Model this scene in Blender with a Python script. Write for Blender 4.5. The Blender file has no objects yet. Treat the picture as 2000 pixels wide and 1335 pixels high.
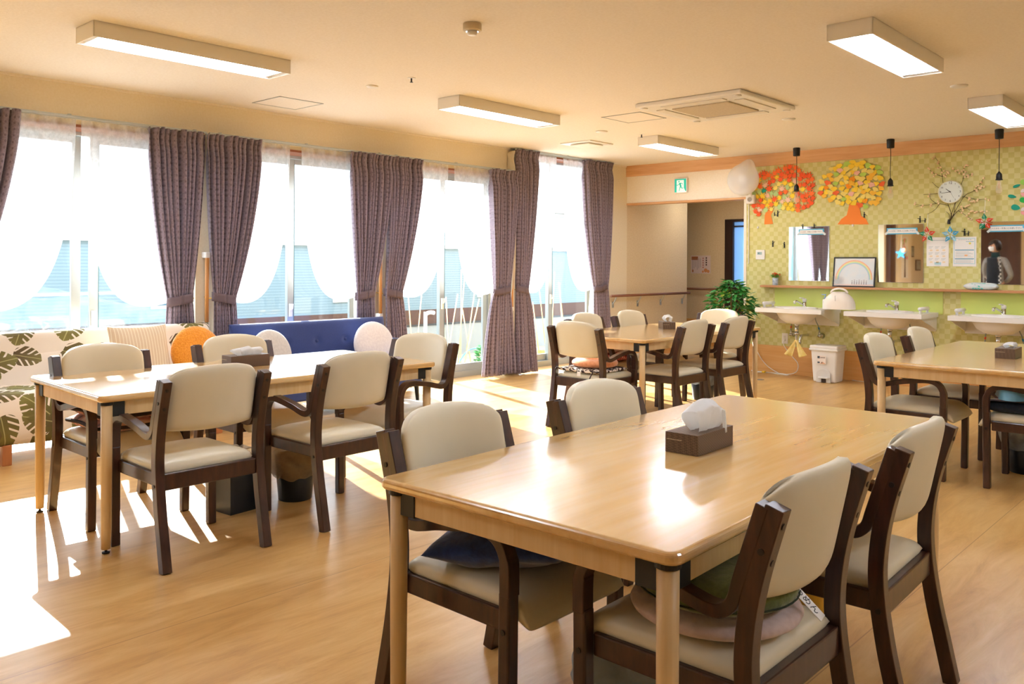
import bpy, bmesh, math, random
from mathutils import Vector, Matrix, noise, Euler
random.seed(7)
PI = math.pi
S = bpy.context.scene
COL = S.collection

# ------------------------------------------------------------------ camera
YAW, ROLL, CAM_H = 0.7446, 0.0054, 1.29
F = Vector((-math.sin(YAW), math.cos(YAW), 0)); R = Vector((math.cos(YAW), math.sin(YAW), 0)); U = R.cross(F)
R, U = R*math.cos(ROLL)+U*math.sin(ROLL), U*math.cos(ROLL)-R*math.sin(ROLL)
cd = bpy.data.cameras.new('camera'); cam = bpy.data.objects.new('camera', cd); COL.objects.link(cam)
cam.matrix_world = Matrix(((R.x, U.x, -F.x, 0), (R.y, U.y, -F.y, 0), (R.z, U.z, -F.z, CAM_H), (0, 0, 0, 1)))
cd.sensor_fit = 'HORIZONTAL'; cd.sensor_width = 36; cd.lens = 36*1659/2000
cd.shift_x = 0; cd.shift_y = -(667.5-514)/2000; cd.clip_start = 0.02; cd.clip_end = 300
S.camera = cam
# ------------------------------------------------------------------ world, sun, view
w = bpy.data.worlds.new('world'); S.world = w; w.use_nodes = True
nt = w.node_tree; bg = nt.nodes['Background']
bg.inputs[0].default_value = (0.77, 0.88, 1.0, 1); bg.inputs[1].default_value = 4.8
sd = bpy.data.lights.new('sun', 'SUN'); sun = bpy.data.objects.new('sun', sd); COL.objects.link(sun)
SE = math.radians(28.5)
sdir = Vector((0.953*math.cos(SE), -0.303*math.cos(SE), -math.sin(SE)))
sun.rotation_euler = sdir.to_track_quat('-Z', 'Y').to_euler(); sun.location = (-14, 6, 8)
sd.energy = 22; sd.angle = math.radians(0.6); sd.color = (1.0, 0.975, 0.94)
S.view_settings.view_transform = 'Standard'; S.view_settings.look = 'None'
S.view_settings.gamma = 1; S.view_settings.use_curve_mapping = False
S.view_settings.exposure = 0.75

# ------------------------------------------------------------------ material helpers
def lin(h):
    h = h.lstrip('#'); c = [int(h[i:i+2], 16)/255 for i in (0, 2, 4)]
    return tuple((x/12.92 if x <= .04045 else ((x+.055)/1.055)**2.4) for x in c)+(1,)
MATS = {}
def mat(name, col='#ffffff', rough=.5, metal=0, spec=.5, coat=0, coat_rough=.1, sheen=0, emit=None, estr=0, alpha=1, trans=0):
    if name in MATS: return MATS[name]
    m = bpy.data.materials.new(name); m.use_nodes = True; MATS[name] = m
    b = m.node_tree.nodes['Principled BSDF']
    b.inputs['Base Color'].default_value = lin(col); b.inputs['Roughness'].default_value = rough
    b.inputs['Metallic'].default_value = metal; b.inputs['Specular IOR Level'].default_value = spec
    b.inputs['Coat Weight'].default_value = coat; b.inputs['Coat Roughness'].default_value = coat_rough
    b.inputs['Sheen Weight'].default_value = sheen
    b.inputs['Transmission Weight'].default_value = trans
    b.inputs['Alpha'].default_value = alpha
    if emit: b.inputs['Emission Color'].default_value = lin(emit); b.inputs['Emission Strength'].default_value = estr
    return m
def N(m, t, **kw):
    n = m.node_tree.nodes.new(t)
    for k, v in kw.items(): setattr(n, k, v)
    return n
def L(m, a, b): m.node_tree.links.new(a, b)
def bsdf(m): return m.node_tree.nodes['Principled BSDF']
def coords(m, scale=(1, 1, 1), rot=(0, 0, 0), world=False):
    tc = N(m, 'ShaderNodeTexCoord'); mp = N(m, 'ShaderNodeMapping')
    mp.inputs['Scale'].default_value = scale; mp.inputs['Rotation'].default_value = rot
    if world:
        g = N(m, 'ShaderNodeNewGeometry'); L(m, g.outputs['Position'], mp.inputs['Vector'])
    else: L(m, tc.outputs['Object'], mp.inputs['Vector'])
    return mp.outputs['Vector']
def ramp(m, fac, stops):
    r = N(m, 'ShaderNodeValToRGB'); L(m, fac, r.inputs['Fac'])
    e = r.color_ramp.elements
    e[0].position, e[0].color = stops[0][0], lin(stops[0][1]); e[1].position, e[1].color = stops[-1][0], lin(stops[-1][1])
    for p, c in stops[1:-1]:
        x = e.new(p); x.color = lin(c)
    return r.outputs['Color']
def noise_tex(m, vec, scale, detail=3, rough=.5, dist=0):
    n = N(m, 'ShaderNodeTexNoise'); n.inputs['Scale'].default_value = scale; n.inputs['Detail'].default_value = detail
    n.inputs['Roughness'].default_value = rough; n.inputs['Distortion'].default_value = dist
    L(m, vec, n.inputs['Vector']); return n.outputs['Fac']
def bump(m, fac, strength=.2, dist=.01):
    b = N(m, 'ShaderNodeBump'); b.inputs['Strength'].default_value = strength; b.inputs['Distance'].default_value = dist
    L(m, fac, b.inputs['Height']); L(m, b.outputs['Normal'], bsdf(m).inputs['Normal'])
def math_n(m, op, a, b=None, c=None):
    n = N(m, 'ShaderNodeMath'); n.operation = op
    for i, v in enumerate((a, b, c)):
        if v is None: continue
        if isinstance(v, (int, float)): n.inputs[i].default_value = v
        else: L(m, v, n.inputs[i])
    return n.outputs[0]
def mixc(m, fac, a, b):
    n = N(m, 'ShaderNodeMix'); n.data_type = 'RGBA'
    if isinstance(fac, (int, float)): n.inputs[0].default_value = fac
    else: L(m, fac, n.inputs[0])
    for s, v in ((6, a), (7, b)):
        if isinstance(v, str): n.inputs[s].default_value = lin(v)
        else: L(m, v, n.inputs[s])
    return n.outputs[2]
def grain(name, stops, scale, vscale, rough=.4, world=False, coat=0, bumpy=0, coat_rough=.1, spec=.5):
    """wood grain: noise stretched along one axis"""
    m = mat(name, stops[0][1], rough, coat=coat, coat_rough=coat_rough, spec=spec)
    v = coords(m, scale, world=world)
    f = noise_tex(m, v, vscale, 4, .6, .4)
    L(m, ramp(m, f, stops), bsdf(m).inputs['Base Color'])
    if bumpy: bump(m, f, bumpy, .004)
    return m
def mottled(name, c1, c2, scale, rough=.6, bumps=0, detail=3, sheen=0, spec=.5, world=False):
    m = mat(name, c1, rough, sheen=sheen, spec=spec)
    f = noise_tex(m, coords(m, world=world), scale, detail)
    L(m, ramp(m, f, [(.35, c1), (.65, c2)]), bsdf(m).inputs['Base Color'])
    if bumps: bump(m, f, bumps, .01)
    return m

# ------------------------------------------------------------------ materials
M_floor = mat('wood_floor', '#dcae74', .30, spec=.42)
def _floor():
    m = M_floor; v = coords(m, (6, 1.0, 1), world=True)
    f = noise_tex(m, v, 1.8, 6, .68, .6)
    v2 = coords(m, (2.2, .7, 1), world=True); f2 = noise_tex(m, v2, 1.1, 3)
    a = ramp(m, f, [(.28, '#a87a3e'), (.46, '#c89b5a'), (.60, '#d5ae70'), (.76, '#dfbe88')])
    b = mixc(m, math_n(m, 'MULTIPLY', f2, .5), a, '#cfa468')
    g = N(m, 'ShaderNodeNewGeometry'); s = N(m, 'ShaderNodeSeparateXYZ'); L(m, g.outputs['Position'], s.inputs[0])
    q = math_n(m, 'PINGPONG', math_n(m, 'ADD', s.outputs['X'], 1.10), .91)
    seam = math_n(m, 'LESS_THAN', q, .0022)
    L(m, mixc(m, math_n(m, 'MULTIPLY', seam, .6), b, '#8a5f33'), bsdf(m).inputs['Base Color'])
    r = N(m, 'ShaderNodeMapRange'); L(m, f, r.inputs[0]); r.inputs[3].default_value = .24; r.inputs[4].default_value = .38
    L(m, r.outputs[0], bsdf(m).inputs['Roughness'])
_floor()
def paper(name, c1, c2, sc=90, b=.12):
    m = mottled(name, c1, c2, sc, .8, b, world=True); return m
M_ceil = paper('ceiling_paper', '#e6ddd0', '#ebe3d8', 60)
M_wall = paper('cream_wallpaper', '#e8dabc', '#ecdfc5', 60)
M_wall_white = paper('pale_wallpaper', '#f0e4cf', '#f4ead8', 60)
M_tan = paper('tan_shaded_wallpaper', '#dac49c', '#e2ceaa', 50)  # darker tan: shade on the corridor walls is put into the colour
def checker(name, a, b):
    m = mat(name, a, .75)
    c = N(m, 'ShaderNodeTexChecker'); L(m, coords(m, (1, 1, 1), world=True), c.inputs['Vector'])
    c.inputs['Scale'].default_value = 19; c.inputs['Color1'].default_value = lin(a); c.inputs['Color2'].default_value = lin(b)
    f = noise_tex(m, coords(m, world=True), 3, 3)
    L(m, mixc(m, math_n(m, 'MULTIPLY', f, .35), c.outputs['Color'], '#cfc888'), bsdf(m).inputs['Base Color'])
    return m
M_green = checker('green_checked_wallpaper', '#c9c176', '#d8d192')
M_lime = mat('lime_splash_panel', '#cdd873', .3)
M_beam = grain('beam_wood', [(.3, '#cf9862'), (.5, '#dba874'), (.7, '#e2b482')], (1, 6, 14), 1.5, .5, world=True)
M_wains = grain('wainscot_wood', [(.3, '#dc9f57'), (.5, '#e4ab65'), (.7, '#e8b675')], (1, 6, 12), 1.5, .45, world=True)
M_shelf = grain('shelf_wood', [(.3, '#b77c4e'), (.7, '#c68c5c')], (1, 8, 12), 2, .45)
M_table = grain('maple_table_top', [(.3, '#d3a55f'), (.5, '#dcb272'), (.7, '#e3bf86')], (12, 1, 12), 1.4, .24, coat=1.0, coat_rough=.17)
bsdf(M_table).inputs['Coat IOR'].default_value = 1.8
M_tleg = grain('maple_leg', [(.3, '#d9b57e'), (.7, '#e6c999')], (14, 14, 1), 2, .4)
M_dark = grain('walnut_stained_wood', [(.3, '#2b1610'), (.5, '#3b2117'), (.75, '#4f2d20')], (10, 10, 2), 3, .35, coat=.25)
M_screw = mat('black_screw_cap', '#15100e', .4)
M_cream = mottled('cream_vinyl', '#dfd6ba', '#e4dcc4', 4, .42, .05)
M_black = mat('black_plastic', '#14181c', .45)
M_white = mat('white_plastic', '#ece8e2', .35)
M_whitemat = mat('white_paint', '#f0ebe2', .6)
M_alu = mat('aluminium_sash', '#b9bfbf', .38, .7)
M_alud = mat('sash_edge_teal', '#5d7f86', .4, .3)
M_chrome = mat('chrome', '#d8dadb', .12, 1)
M_mirror = mat('mirror_silver', '#f2f4f4', .02, 1)
M_navy = mottled('navy_fabric', '#24366e', '#2c417e', 250, .85, .3, sheen=.3)
M_paperw = mat('white_paper', '#f2f0ee', .8)
M_lampbody = mat('lamp_housing_white', '#efe9de', .5)
M_tube = mat('lamp_tube', '#ffffff', .5, emit='#e6f0ff', estr=46)
M_reflector = mat('lamp_reflector', '#f2f5f8', .35)

def curtain_mat():
    m = mat('mauve_curtain_fabric', '#7d6266', .85, sheen=.25)
    tc = N(m, 'ShaderNodeTexCoord'); mp = N(m, 'ShaderNodeMapping'); L(m, tc.outputs['UV'], mp.inputs[0])
    v = N(m, 'ShaderNodeTexVoronoi'); v.inputs['Scale'].default_value = 22; v.inputs['Randomness'].default_value = .15
    L(m, mp.outputs[0], v.inputs['Vector'])
    d = math_n(m, 'LESS_THAN', v.outputs['Distance'], .22)
    f = noise_tex(m, mp.outputs[0], 60, 2)
    base = ramp(m, f, [(.3, '#746876'), (.7, '#8e808f')])
    L(m, mixc(m, math_n(m, 'MULTIPLY', d, .55), base, '#463845'), bsdf(m).inputs['Base Color'])
    bs = bsdf(m); tr = N(m, 'ShaderNodeBsdfTranslucent'); tr.inputs[0].default_value = lin('#8a7078')
    mx = N(m, 'ShaderNodeMixShader'); mx.inputs[0].default_value = .05
    out = m.node_tree.nodes['Material Output']
    L(m, bs.outputs[0], mx.inputs[1]); L(m, tr.outputs[0], mx.inputs[2]); L(m, mx.outputs[0], out.inputs['Surface'])
    return m
M_curt = curtain_mat()
M_tie = mat('curtain_tie_fabric', '#66575f', .85)
def sheer(name, transp, col='#ffffff', tl=.6, pattern=0):
    m = bpy.data.materials.new(name); m.use_nodes = True; MATS[name] = m
    t = m.node_tree; t.nodes.remove(t.nodes['Principled BSDF']); out = t.nodes['Material Output']
    tp = N(m, 'ShaderNodeBsdfTransparent'); df = N(m, 'ShaderNodeBsdfDiffuse'); tr = N(m, 'ShaderNodeBsdfTranslucent')
    df.inputs[0].default_value = lin(col); tr.inputs[0].default_value = lin(col)
    a = N(m, 'ShaderNodeMixShader'); a.inputs[0].default_value = tl; L(m, df.outputs[0], a.inputs[1]); L(m, tr.outputs[0], a.inputs[2])
    b = N(m, 'ShaderNodeMixShader'); b.inputs[0].default_value = 1-transp; L(m, tp.outputs[0], b.inputs[1]); L(m, a.outputs[0], b.inputs[2])
    if pattern:
        f = noise_tex(m, coords(m), pattern, 4, .7)
        r = N(m, 'ShaderNodeMapRange'); L(m, f, r.inputs[0]); r.inputs[1].default_value = .42; r.inputs[2].default_value = .6
        r.inputs[3].default_value = max(0, 1-transp-.06); r.inputs[4].default_value = min(1, 1-transp+.06); L(m, r.outputs[0], b.inputs[0])
    L(m, b.outputs[0], out.inputs['Surface']); return m
M_lace = sheer('sheer_lace', .48, '#fbfbfb', .6, 22)
M_vinyl = sheer('clear_vinyl_film', .86, '#8fa8b6', .5, 5)
M_bagclear = sheer('clear_bin_liner', .55, '#dfe3e3', .4, 14)
M_net = sheer('fan_cover_net', .6, '#f6f2ee', .4)
M_bulb = sheer('clear_bulb_glass', .75, '#fff4e4', .3)
def glass_mat():
    m = bpy.data.materials.new('window_glass'); m.use_nodes = True
    t = m.node_tree; t.nodes.remove(t.nodes['Principled BSDF']); out = t.nodes['Material Output']
    tp = N(m, 'ShaderNodeBsdfTransparent'); tp.inputs[0].default_value = (.965, .985, .99, 1)
    gl = N(m, 'ShaderNodeBsdfGlossy'); gl.inputs['Roughness'].default_value = .02
    lw = N(m, 'ShaderNodeLayerWeight'); lw.inputs[0].default_value = .5
    fr = math_n(m, 'ADD', math_n(m, 'MULTIPLY', math_n(m, 'POWER', lw.outputs['Facing'], 5), .5), .03)
    b = N(m, 'ShaderNodeMixShader'); L(m, fr, b.inputs[0]); L(m, tp.outputs[0], b.inputs[1]); L(m, gl.outputs[0], b.inputs[2])
    L(m, b.outputs[0], out.inputs['Surface']); return m
M_glass = glass_mat()

# ------------------------------------------------------------------ mesh helpers
def srt(pts, n=8):
    """Catmull-Rom through points"""
    pts = [Vector(p) for p in pts]; out = []
    P = [pts[0]*2-pts[1]]+pts+[pts[-1]*2-pts[-2]]
    for i in range(1, len(P)-2):
        p0, p1, p2, p3 = P[i-1:i+3]
        for k in range(n):
            t = k/n
            out.append(.5*((2*p1)+(-p0+p2)*t+(2*p0-5*p1+4*p2-p3)*t*t+(-p0+3*p1-3*p2+p3)*t**3))
    out.append(pts[-1]); return out
class MB:
    def __init__(s): s.b = bmesh.new(); s.uv = None
    def box(s, c, d, rot=None, taper=None):
        vs = []
        for z in (-1, 1):
            k = 1 if (taper is None or z < 0) else taper
            for x, y in ((-1, -1), (1, -1), (1, 1), (-1, 1)):
                v = Vector((x*d[0]/2*k, y*d[1]/2*k, z*d[2]/2))
                if rot: v = Euler(rot).to_matrix() @ v
                vs.append(s.b.verts.new(v+Vector(c)))
        for f in ((3, 2, 1, 0), (4, 5, 6, 7), (0, 1, 5, 4), (1, 2, 6, 5), (2, 3, 7, 6), (3, 0, 4, 7)):
            s.b.faces.new([vs[i] for i in f])
        return s
    def bx(s, x0, x1, y0, y1, z0, z1): return s.box(((x0+x1)/2, (y0+y1)/2, (z0+z1)/2), (x1-x0, y1-y0, z1-z0))
    def tube(s, pts, r, seg=10, cap=True, flat=1.0):
        pts = [Vector(p) for p in pts]; n = len(pts)
        rs = r if isinstance(r, (list, tuple)) else [r]*n
        up = None; rings = []
        for i, p in enumerate(pts):
            t = (pts[min(i+1, n-1)]-pts[max(i-1, 0)]).normalized()
            if up is None:
                up = Vector((0, 0, 1)) if abs(t.z) < .9 else Vector((1, 0, 0))
            a = t.cross(up)
            if a.length < 1e-5: a = t.orthogonal()
            a.normalize(); b = a.cross(t).normalized(); up = b
            rings.append([s.b.verts.new(p+(a*math.cos(2*PI*k/seg)+b*math.sin(2*PI*k/seg)*flat)*rs[i]) for k in range(seg)])
        for i in range(n-1):
            for k in range(seg):
                s.b.faces.new((rings[i][k], rings[i][(k+1) % seg], rings[i+1][(k+1) % seg], rings[i+1][k]))
        if cap:
            s.b.faces.new(rings[0][::-1]); s.b.faces.new(rings[-1])
        return s
    def lathe(s, prof, c=(0, 0, 0), seg=24, sx=1, sy=1, cap=True):
        rings = []
        for r, z in prof:
            rings.append([s.b.verts.new((c[0]+sx*r*math.cos(2*PI*k/seg), c[1]+sy*r*math.sin(2*PI*k/seg), c[2]+z)) for k in range(seg)])
        for i in range(len(rings)-1):
            for k in range(seg):
                s.b.faces.new((rings[i][k], rings[i][(k+1) % seg], rings[i+1][(k+1) % seg], rings[i+1][k]))
        if cap:
            s.b.faces.new(rings[0][::-1]); s.b.faces.new(rings[-1])
        return s
    def strip(s, path, ts, y0, w):
        """flat bar following an xz path; ts = in-plane thickness; w = width in y"""
        n = len(path); ts = ts if isinstance(ts, (list, tuple)) else [ts]*n; rings = []
        for i, p in enumerate(path):
            a = path[max(i-1, 0)]; b = path[min(i+1, n-1)]
            t = Vector((b[0]-a[0], 0, b[1]-a[1])).normalized(); nn = Vector((-t.z, 0, t.x))*ts[i]/2
            q = Vector((p[0], y0, p[1])); e = Vector((0, w/2, 0))
            rings.append([s.b.verts.new(v) for v in (q-nn-e, q+nn-e, q+nn+e, q-nn+e)])
        for i in range(n-1):
            for k in range(4):
                s.b.faces.new((rings[i][k], rings[i][(k+1) % 4], rings[i+1][(k+1) % 4], rings[i+1][k]))
        s.b.faces.new(rings[0][::-1]); s.b.faces.new(rings[-1]); return s
    def grid(s, fn, nu, nv, uv=False, close_u=False):
        g = [[s.b.verts.new(fn(i/nu, j/nv)) for j in range(nv+1)] for i in range(nu+1)]
        if uv and s.uv is None: s.uv = s.b.loops.layers.uv.new('UVMap')
        for i in range(nu):
            for j in range(nv):
                f = s.b.faces.new((g[i][j], g[i+1][j], g[i+1][j+1], g[i][j+1]))
                if uv:
                    for l, (a, b) in zip(f.loops, ((i, j), (i+1, j), (i+1, j+1), (i, j+1))): l[s.uv].uv = (a/nu*uv[0], b/nv*uv[1])
        return s
    def cushion(s, w, d, h, p=6, q=.5, n=20, fn=None, nw=None, outline=0):
        """closed padded slab w(x) d(y) h(z); fn deforms a Vector"""
        nw = nw or n
        def pt(i, j, sg):
            a, b = 2*i/n-1, 2*j/nw-1
            a = math.copysign(1-(1-abs(a))**1.5, a); b = math.copysign(1-(1-abs(b))**1.5, b)
            x, y = a, b
            if outline:
                k = outline
                x = a*(1-abs(b)**k)**(1/k) if abs(b) < 1 else 0
                x = a*(1-.0*abs(b)) if outline < 0 else x
            t = max(0, (1-abs(a)**p))**q*max(0, (1-abs(b)**p))**q
            v = Vector((x*w/2, y*d/2, sg*t*h/2))
            return fn(v, a, b, sg) if fn else v
        top = [[None]*(nw+1) for _ in range(n+1)]; bot = [[None]*(nw+1) for _ in range(n+1)]
        for i in range(n+1):
            for j in range(nw+1):
                top[i][j] = s.b.verts.new(pt(i, j, 1))
                edge = i in (0, n) or j in (0, nw)
                bot[i][j] = top[i][j] if edge else s.b.verts.new(pt(i, j, -1))
        for i in range(n):
            for j in range(nw):
                s.b.faces.new((top[i][j], top[i+1][j], top[i+1][j+1], top[i][j+1]))
                f = (bot[i][j+1], bot[i+1][j+1], bot[i+1][j], bot[i][j])
                try: s.b.faces.new(f)
                except ValueError: pass
        return s
    def disc_cushion(s, r, h, p=4, n=40, m=10, fn=None, seam=0):
        c1 = s.b.verts.new(fn(Vector((0, 0, h/2))) if fn else (0, 0, h/2)); c2 = s.b.verts.new(fn(Vector((0, 0, -h/2))) if fn else (0, 0, -h/2))
        rt, rb = [], []
        for j in range(1, m+1):
            a = 1-(1-j/m)**1.6; z = max(0, 1-a**p)**.5*h/2
            for rr, sg in ((rt, 1), (rb, -1)):
                if j == m and sg < 0: rb.append(rt[-1]); continue
                ring = []
                for k in range(n):
                    v = Vector((r*a*math.cos(2*PI*k/n), r*a*math.sin(2*PI*k/n), sg*z)); ring.append(s.b.verts.new(fn(v) if fn else v))
                rr.append(ring)
        for k in range(n):
            k2 = (k+1) % n
            s.b.faces.new((c1, rt[0][k], rt[0][k2])); s.b.faces.new((c2, rb[0][k2], rb[0][k]))
            for j in range(m-1):
                s.b.faces.new((rt[j][k], rt[j+1][k], rt[j+1][k2], rt[j][k2])); s.b.faces.new((rb[j][k2], rb[j+1][k2], rb[j+1][k], rb[j][k]))
        return s
    def prism(s, poly, d, axis='y', off=0):
        """2D polygon (a,b) extruded by d; axis y: (a,?,b)"""
        def P(a, b, t):
            return {'y': (a, off+t, b), 'x': (off+t, a, b), 'z': (a, b, off+t)}[axis]
        v0 = [s.b.verts.new(P(a, b, 0)) for a, b in poly]; v1 = [s.b.verts.new(P(a, b, d)) for a, b in poly]
        n = len(poly); s.b.faces.new(v0); s.b.faces.new(v1[::-1])
        for i in range(n): s.b.faces.new((v0[i], v1[i], v1[(i+1) % n], v0[(i+1) % n]))
        return s
    def sphere(s, c, r, sc=(1, 1, 1), seg=16, rings=10):
        m = Matrix.Translation(c) @ Matrix.Diagonal((r*sc[0], r*sc[1], r*sc[2], 1))
        bmesh.ops.create_uvsphere(s.b, u_segments=seg, v_segments=rings, radius=1, matrix=m); return s
    def build(s, name, m, parent=None, loc=None, rot=None, smooth=False, bevel=0, seg=2, solid=0, sub=0, recalc=True):
        if recalc: bmesh.ops.recalc_face_normals(s.b, faces=s.b.faces)
        me = bpy.data.meshes.new(name); s.b.to_mesh(me); s.b.free()
        if m: me.materials.append(m)
        if smooth:
            for p in me.polygons: p.use_smooth = True
        o = bpy.data.objects.new(name, me); COL.objects.link(o)
        if parent: o.parent = parent
        if loc: o.location = loc
        if rot: o.rotation_euler = rot
        if solid: md = o.modifiers.new('solid', 'SOLIDIFY'); md.thickness = solid; md.offset = 0
        if bevel: md = o.modifiers.new('bevel', 'BEVEL'); md.width = bevel; md.segments = seg; md.limit_method = 'ANGLE'; md.angle_limit = math.radians(40)
        if sub: md = o.modifiers.new('sub', 'SUBSURF'); md.levels = sub; md.render_levels = sub
        return o
def tag(o, label, cat, group=None, kind=None):
    o['label'] = label; o['category'] = cat
    if group: o['group'] = group
    if kind: o['kind'] = kind
    return o
def thing(name, label, cat, loc=(0, 0, 0), rz=0, group=None, kind=None):
    o = bpy.data.objects.new(name, None); COL.objects.link(o); o.location = loc; o.rotation_euler = (0, 0, rz)
    o.empty_display_size = .1
    return tag(o, label, cat, group, kind)
def struct(name, mb, m, **kw):
    o = mb.build(name, m, **kw); o['kind'] = 'structure'; return o
def sgroup(name, loc=(0, 0, 0)):
    o = bpy.data.objects.new(name, None); COL.objects.link(o); o.location = loc; o['kind'] = 'structure'; return o
def dup(root, loc, rz=None, label=None, group=None):
    r = root.copy(); COL.objects.link(r); r.location = loc
    if rz is not None: r.rotation_euler = (0, 0, rz)
    if label: r['label'] = label
    if group: r['group'] = group
    for ch in list(root.children):
        c = ch.copy(); COL.objects.link(c); c.parent = r
        for g in ch.children:
            d = g.copy(); COL.objects.link(d); d.parent = c
    return r
def copy_part(o, parent, loc, rot=None, scale=None):
    c = o.copy(); COL.objects.link(c); c.parent = parent; c.location = loc
    if rot: c.rotation_euler = rot
    if scale: c.scale = scale
    return c
def text_part(body, size, m, parent, loc, rot, name='lettering', align='CENTER', ext=.0004, vert=False):
    cu = bpy.data.curves.new(name, 'FONT'); cu.body = body; cu.size = size; cu.align_x = align; cu.align_y = 'CENTER'; cu.extrude = ext
    t = bpy.data.objects.new(name, cu); COL.objects.link(t)
    bpy.context.view_layer.update()
    dg = bpy.context.evaluated_depsgraph_get(); me = bpy.data.meshes.new_from_object(t.evaluated_get(dg))
    bpy.data.objects.remove(t); me.materials.clear(); me.materials.append(m)
    o = bpy.data.objects.new(name, me); COL.objects.link(o); o.parent = parent; o.location = loc; o.rotation_euler = rot
    return o
# ================================================================== ROOM SHELL
XW, YB, ZC = -6.70, 9.58, 2.62
struct('floor', MB().bx(-6.93, 3.6, -3.3, 9.58, -.08, 0).bx(-8.3, -4.9, 9.58, 12.1, -.08, 0), M_floor)
struct('ceiling', MB().bx(-7.05, 3.6, -3.3, 9.72, ZC, ZC+.12), M_ceil)
struct('ceiling_corridor', MB().bx(-8.3, -4.9, 9.72, 12.1, 2.42, 2.5), M_tan)
mb = MB()
for a, b in ((-3.3, -.3), (1.2, 1.5), (3.4, 3.6), (5.25, 5.45), (7.15, 7.4), (9.12, 9.58)): mb.bx(-7.03, XW, a, b, 0, ZC)
for a, b, z in ((-.3, 1.2, 2.31), (1.5, 3.4, 2.31), (3.6, 5.25, 2.31), (5.45, 7.15, 2.31), (7.4, 9.12, 2.60)): mb.bx(-7.03, XW, a, b, z, ZC)
struct('wall_left', mb, M_wall)
struct('wall_corridor_left', MB().bx(-7.03, XW, 9.58, 11.14, 0, 2.62).bx(-8.3, -7.03, 11.04, 11.14, 0, 2.5).bx(-8.3, -8.2, 11.14, 12, 0, 2.5), M_tan)  # carries on wall_left; its shading is painted in as tan
struct('wall_corridor_right', MB().bx(-4.95, -4.85, 9.72, 12.0, 0, 2.5), M_tan)
struct('wall_corridor_end', MB().bx(-8.3, -6.53, 12.0, 12.1, 0, 2.5).bx(-6.53, -4.85, 12.0, 12.1, 1.99, 2.5).bx(-5.3, -4.85, 12.0, 12.1, 0, 1.99), M_tan)
struct('wall_back', MB().bx(-4.95, 3.6, YB, YB+.14, 0, ZC), M_green)
struct('wall_header', MB().bx(XW, -4.95, YB, YB+.14, 2.115, ZC), M_wall_white)
struct('wall_right', MB().bx(3.5, 3.6, -3.3, 9.72, 0, ZC), M_wall)
struct('wall_front', MB().bx(-7.03, 3.6, -3.3, -3.2, 0, ZC), M_tan)
struct('trim_1', MB().bx(XW, 3.5, YB-.03, YB, 2.475, ZC), M_beam, bevel=.002)
struct('trim_2', MB().bx(-4.95, 3.5, YB-.012, YB, 0, .33), M_wains, bevel=.003)
struct('trim_3', MB().bx(XW, -4.93, YB-.012, YB+.14, 2.09, 2.115), M_beam)
struct('trim_4', MB().bx(-4.965, -4.93, YB-.006, YB, .33, 2.475), M_wall_white)
struct('trim_5', MB().bx(XW, XW+.012, -3.2, 9.55, ZC-.018, ZC), M_wall_white)
struct('trim_6', MB().bx(-8.2, -6.53, 11.985, 12.0, 0, .42), M_wains)
struct('baseboard_left', MB().bx(XW, XW+.01, 9.14, 11.14, 0, .07), M_wains)
mb = MB()
for a, b, z in ((1.5, 3.4, 2.31), (3.6, 5.25, 2.31), (5.45, 7.15, 2.31), (7.4, 9.12, 2.60)): mb.bx(-6.93, XW+.008, a, b, z-.02, z)
struct('trim_7', mb, grain('window_head_wood', [(.3, '#8a4f33'), (.7, '#9c5d3e')], (1, 8, 8), 2, .5))

def window(n, y0, y1, ztop, ym, transom=None, open_gap=0):
    g = sgroup('window_%d' % n, (-6.98, (y0+y1)/2, 0)); oy = -(y0+y1)/2
    fr = MB(); fr.bx(-.05, .05, y0+oy, y1+oy, -.03, .07).bx(-.05, .05, y0+oy, y1+oy, ztop-.05, ztop)
    fr.bx(-.05, .05, y0+oy, y0+.04+oy, .07, ztop-.05).bx(-.05, .05, y1-.04+oy, y1+oy, .07, ztop-.05)
    zs = ztop-.05
    if transom:
        fr.bx(-.05, .05, y0+.04+oy, y1-.04+oy, transom, transom+.07); zs = transom
        fr.bx(-.03, .03, ym+oy, ym+.07+oy, transom+.07, ztop-.05)
    fr.build('window_frame', M_alu, g, bevel=.003)
    if transom:
        MB().bx(-.003, .003, y0+.04+oy, ym+oy, transom+.07, ztop-.05).build('glass_pane', M_glass, g)
        MB().bx(-.003, .003, ym+.07+oy, y1-.04+oy, transom+.07, ztop-.05).build('glass_pane', M_glass, g)
    for (a, b, xo) in ((y0+.04, ym+.09-open_gap, -.022), (ym, y1-.04, .022)):
        a += oy; b += oy
        s = MB().bx(xo-.015, xo+.015, a, a+.07, .07, zs).bx(xo-.015, xo+.015, b-.07, b, .07, zs)
        s.bx(xo-.015, xo+.015, a+.07, b-.07, .07, .15).bx(xo-.015, xo+.015, a+.07, b-.07, zs-.05, zs)
        so = s.build('sash', M_alu, g, bevel=.002)
        MB().bx(xo-.003, xo+.003, a+.068, b-.068, .148, zs-.048).build('glass_pane', M_glass, so)
        MB().bx(xo-.017, xo+.017, a+.066, a+.072, .15, zs-.05).build('gasket', M_alud, so)
    lt = MB().bx(.04, .06, ym+oy+.012, ym+oy+.04, .78, .9); lt.tube([(.06, ym+oy+.026, .84), (.085, ym+oy+.026, .86), (.09, ym+oy+.026, .9)], .008, 8)
    lt.build('latch', M_white, g, bevel=.003)
    return g
window(1, 1.5, 3.4, 2.31, 2.65, open_gap=.14)
window(2, 3.6, 5.25, 2.31, 4.43)
window(3, 5.45, 7.15, 2.31, 6.36)
window(4, 7.4, 9.12, 2.60, 8.22, transom=1.93)
window(5, -.3, 1.2, 2.31, .45)  # out of view, included to help light the near part of the room

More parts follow.
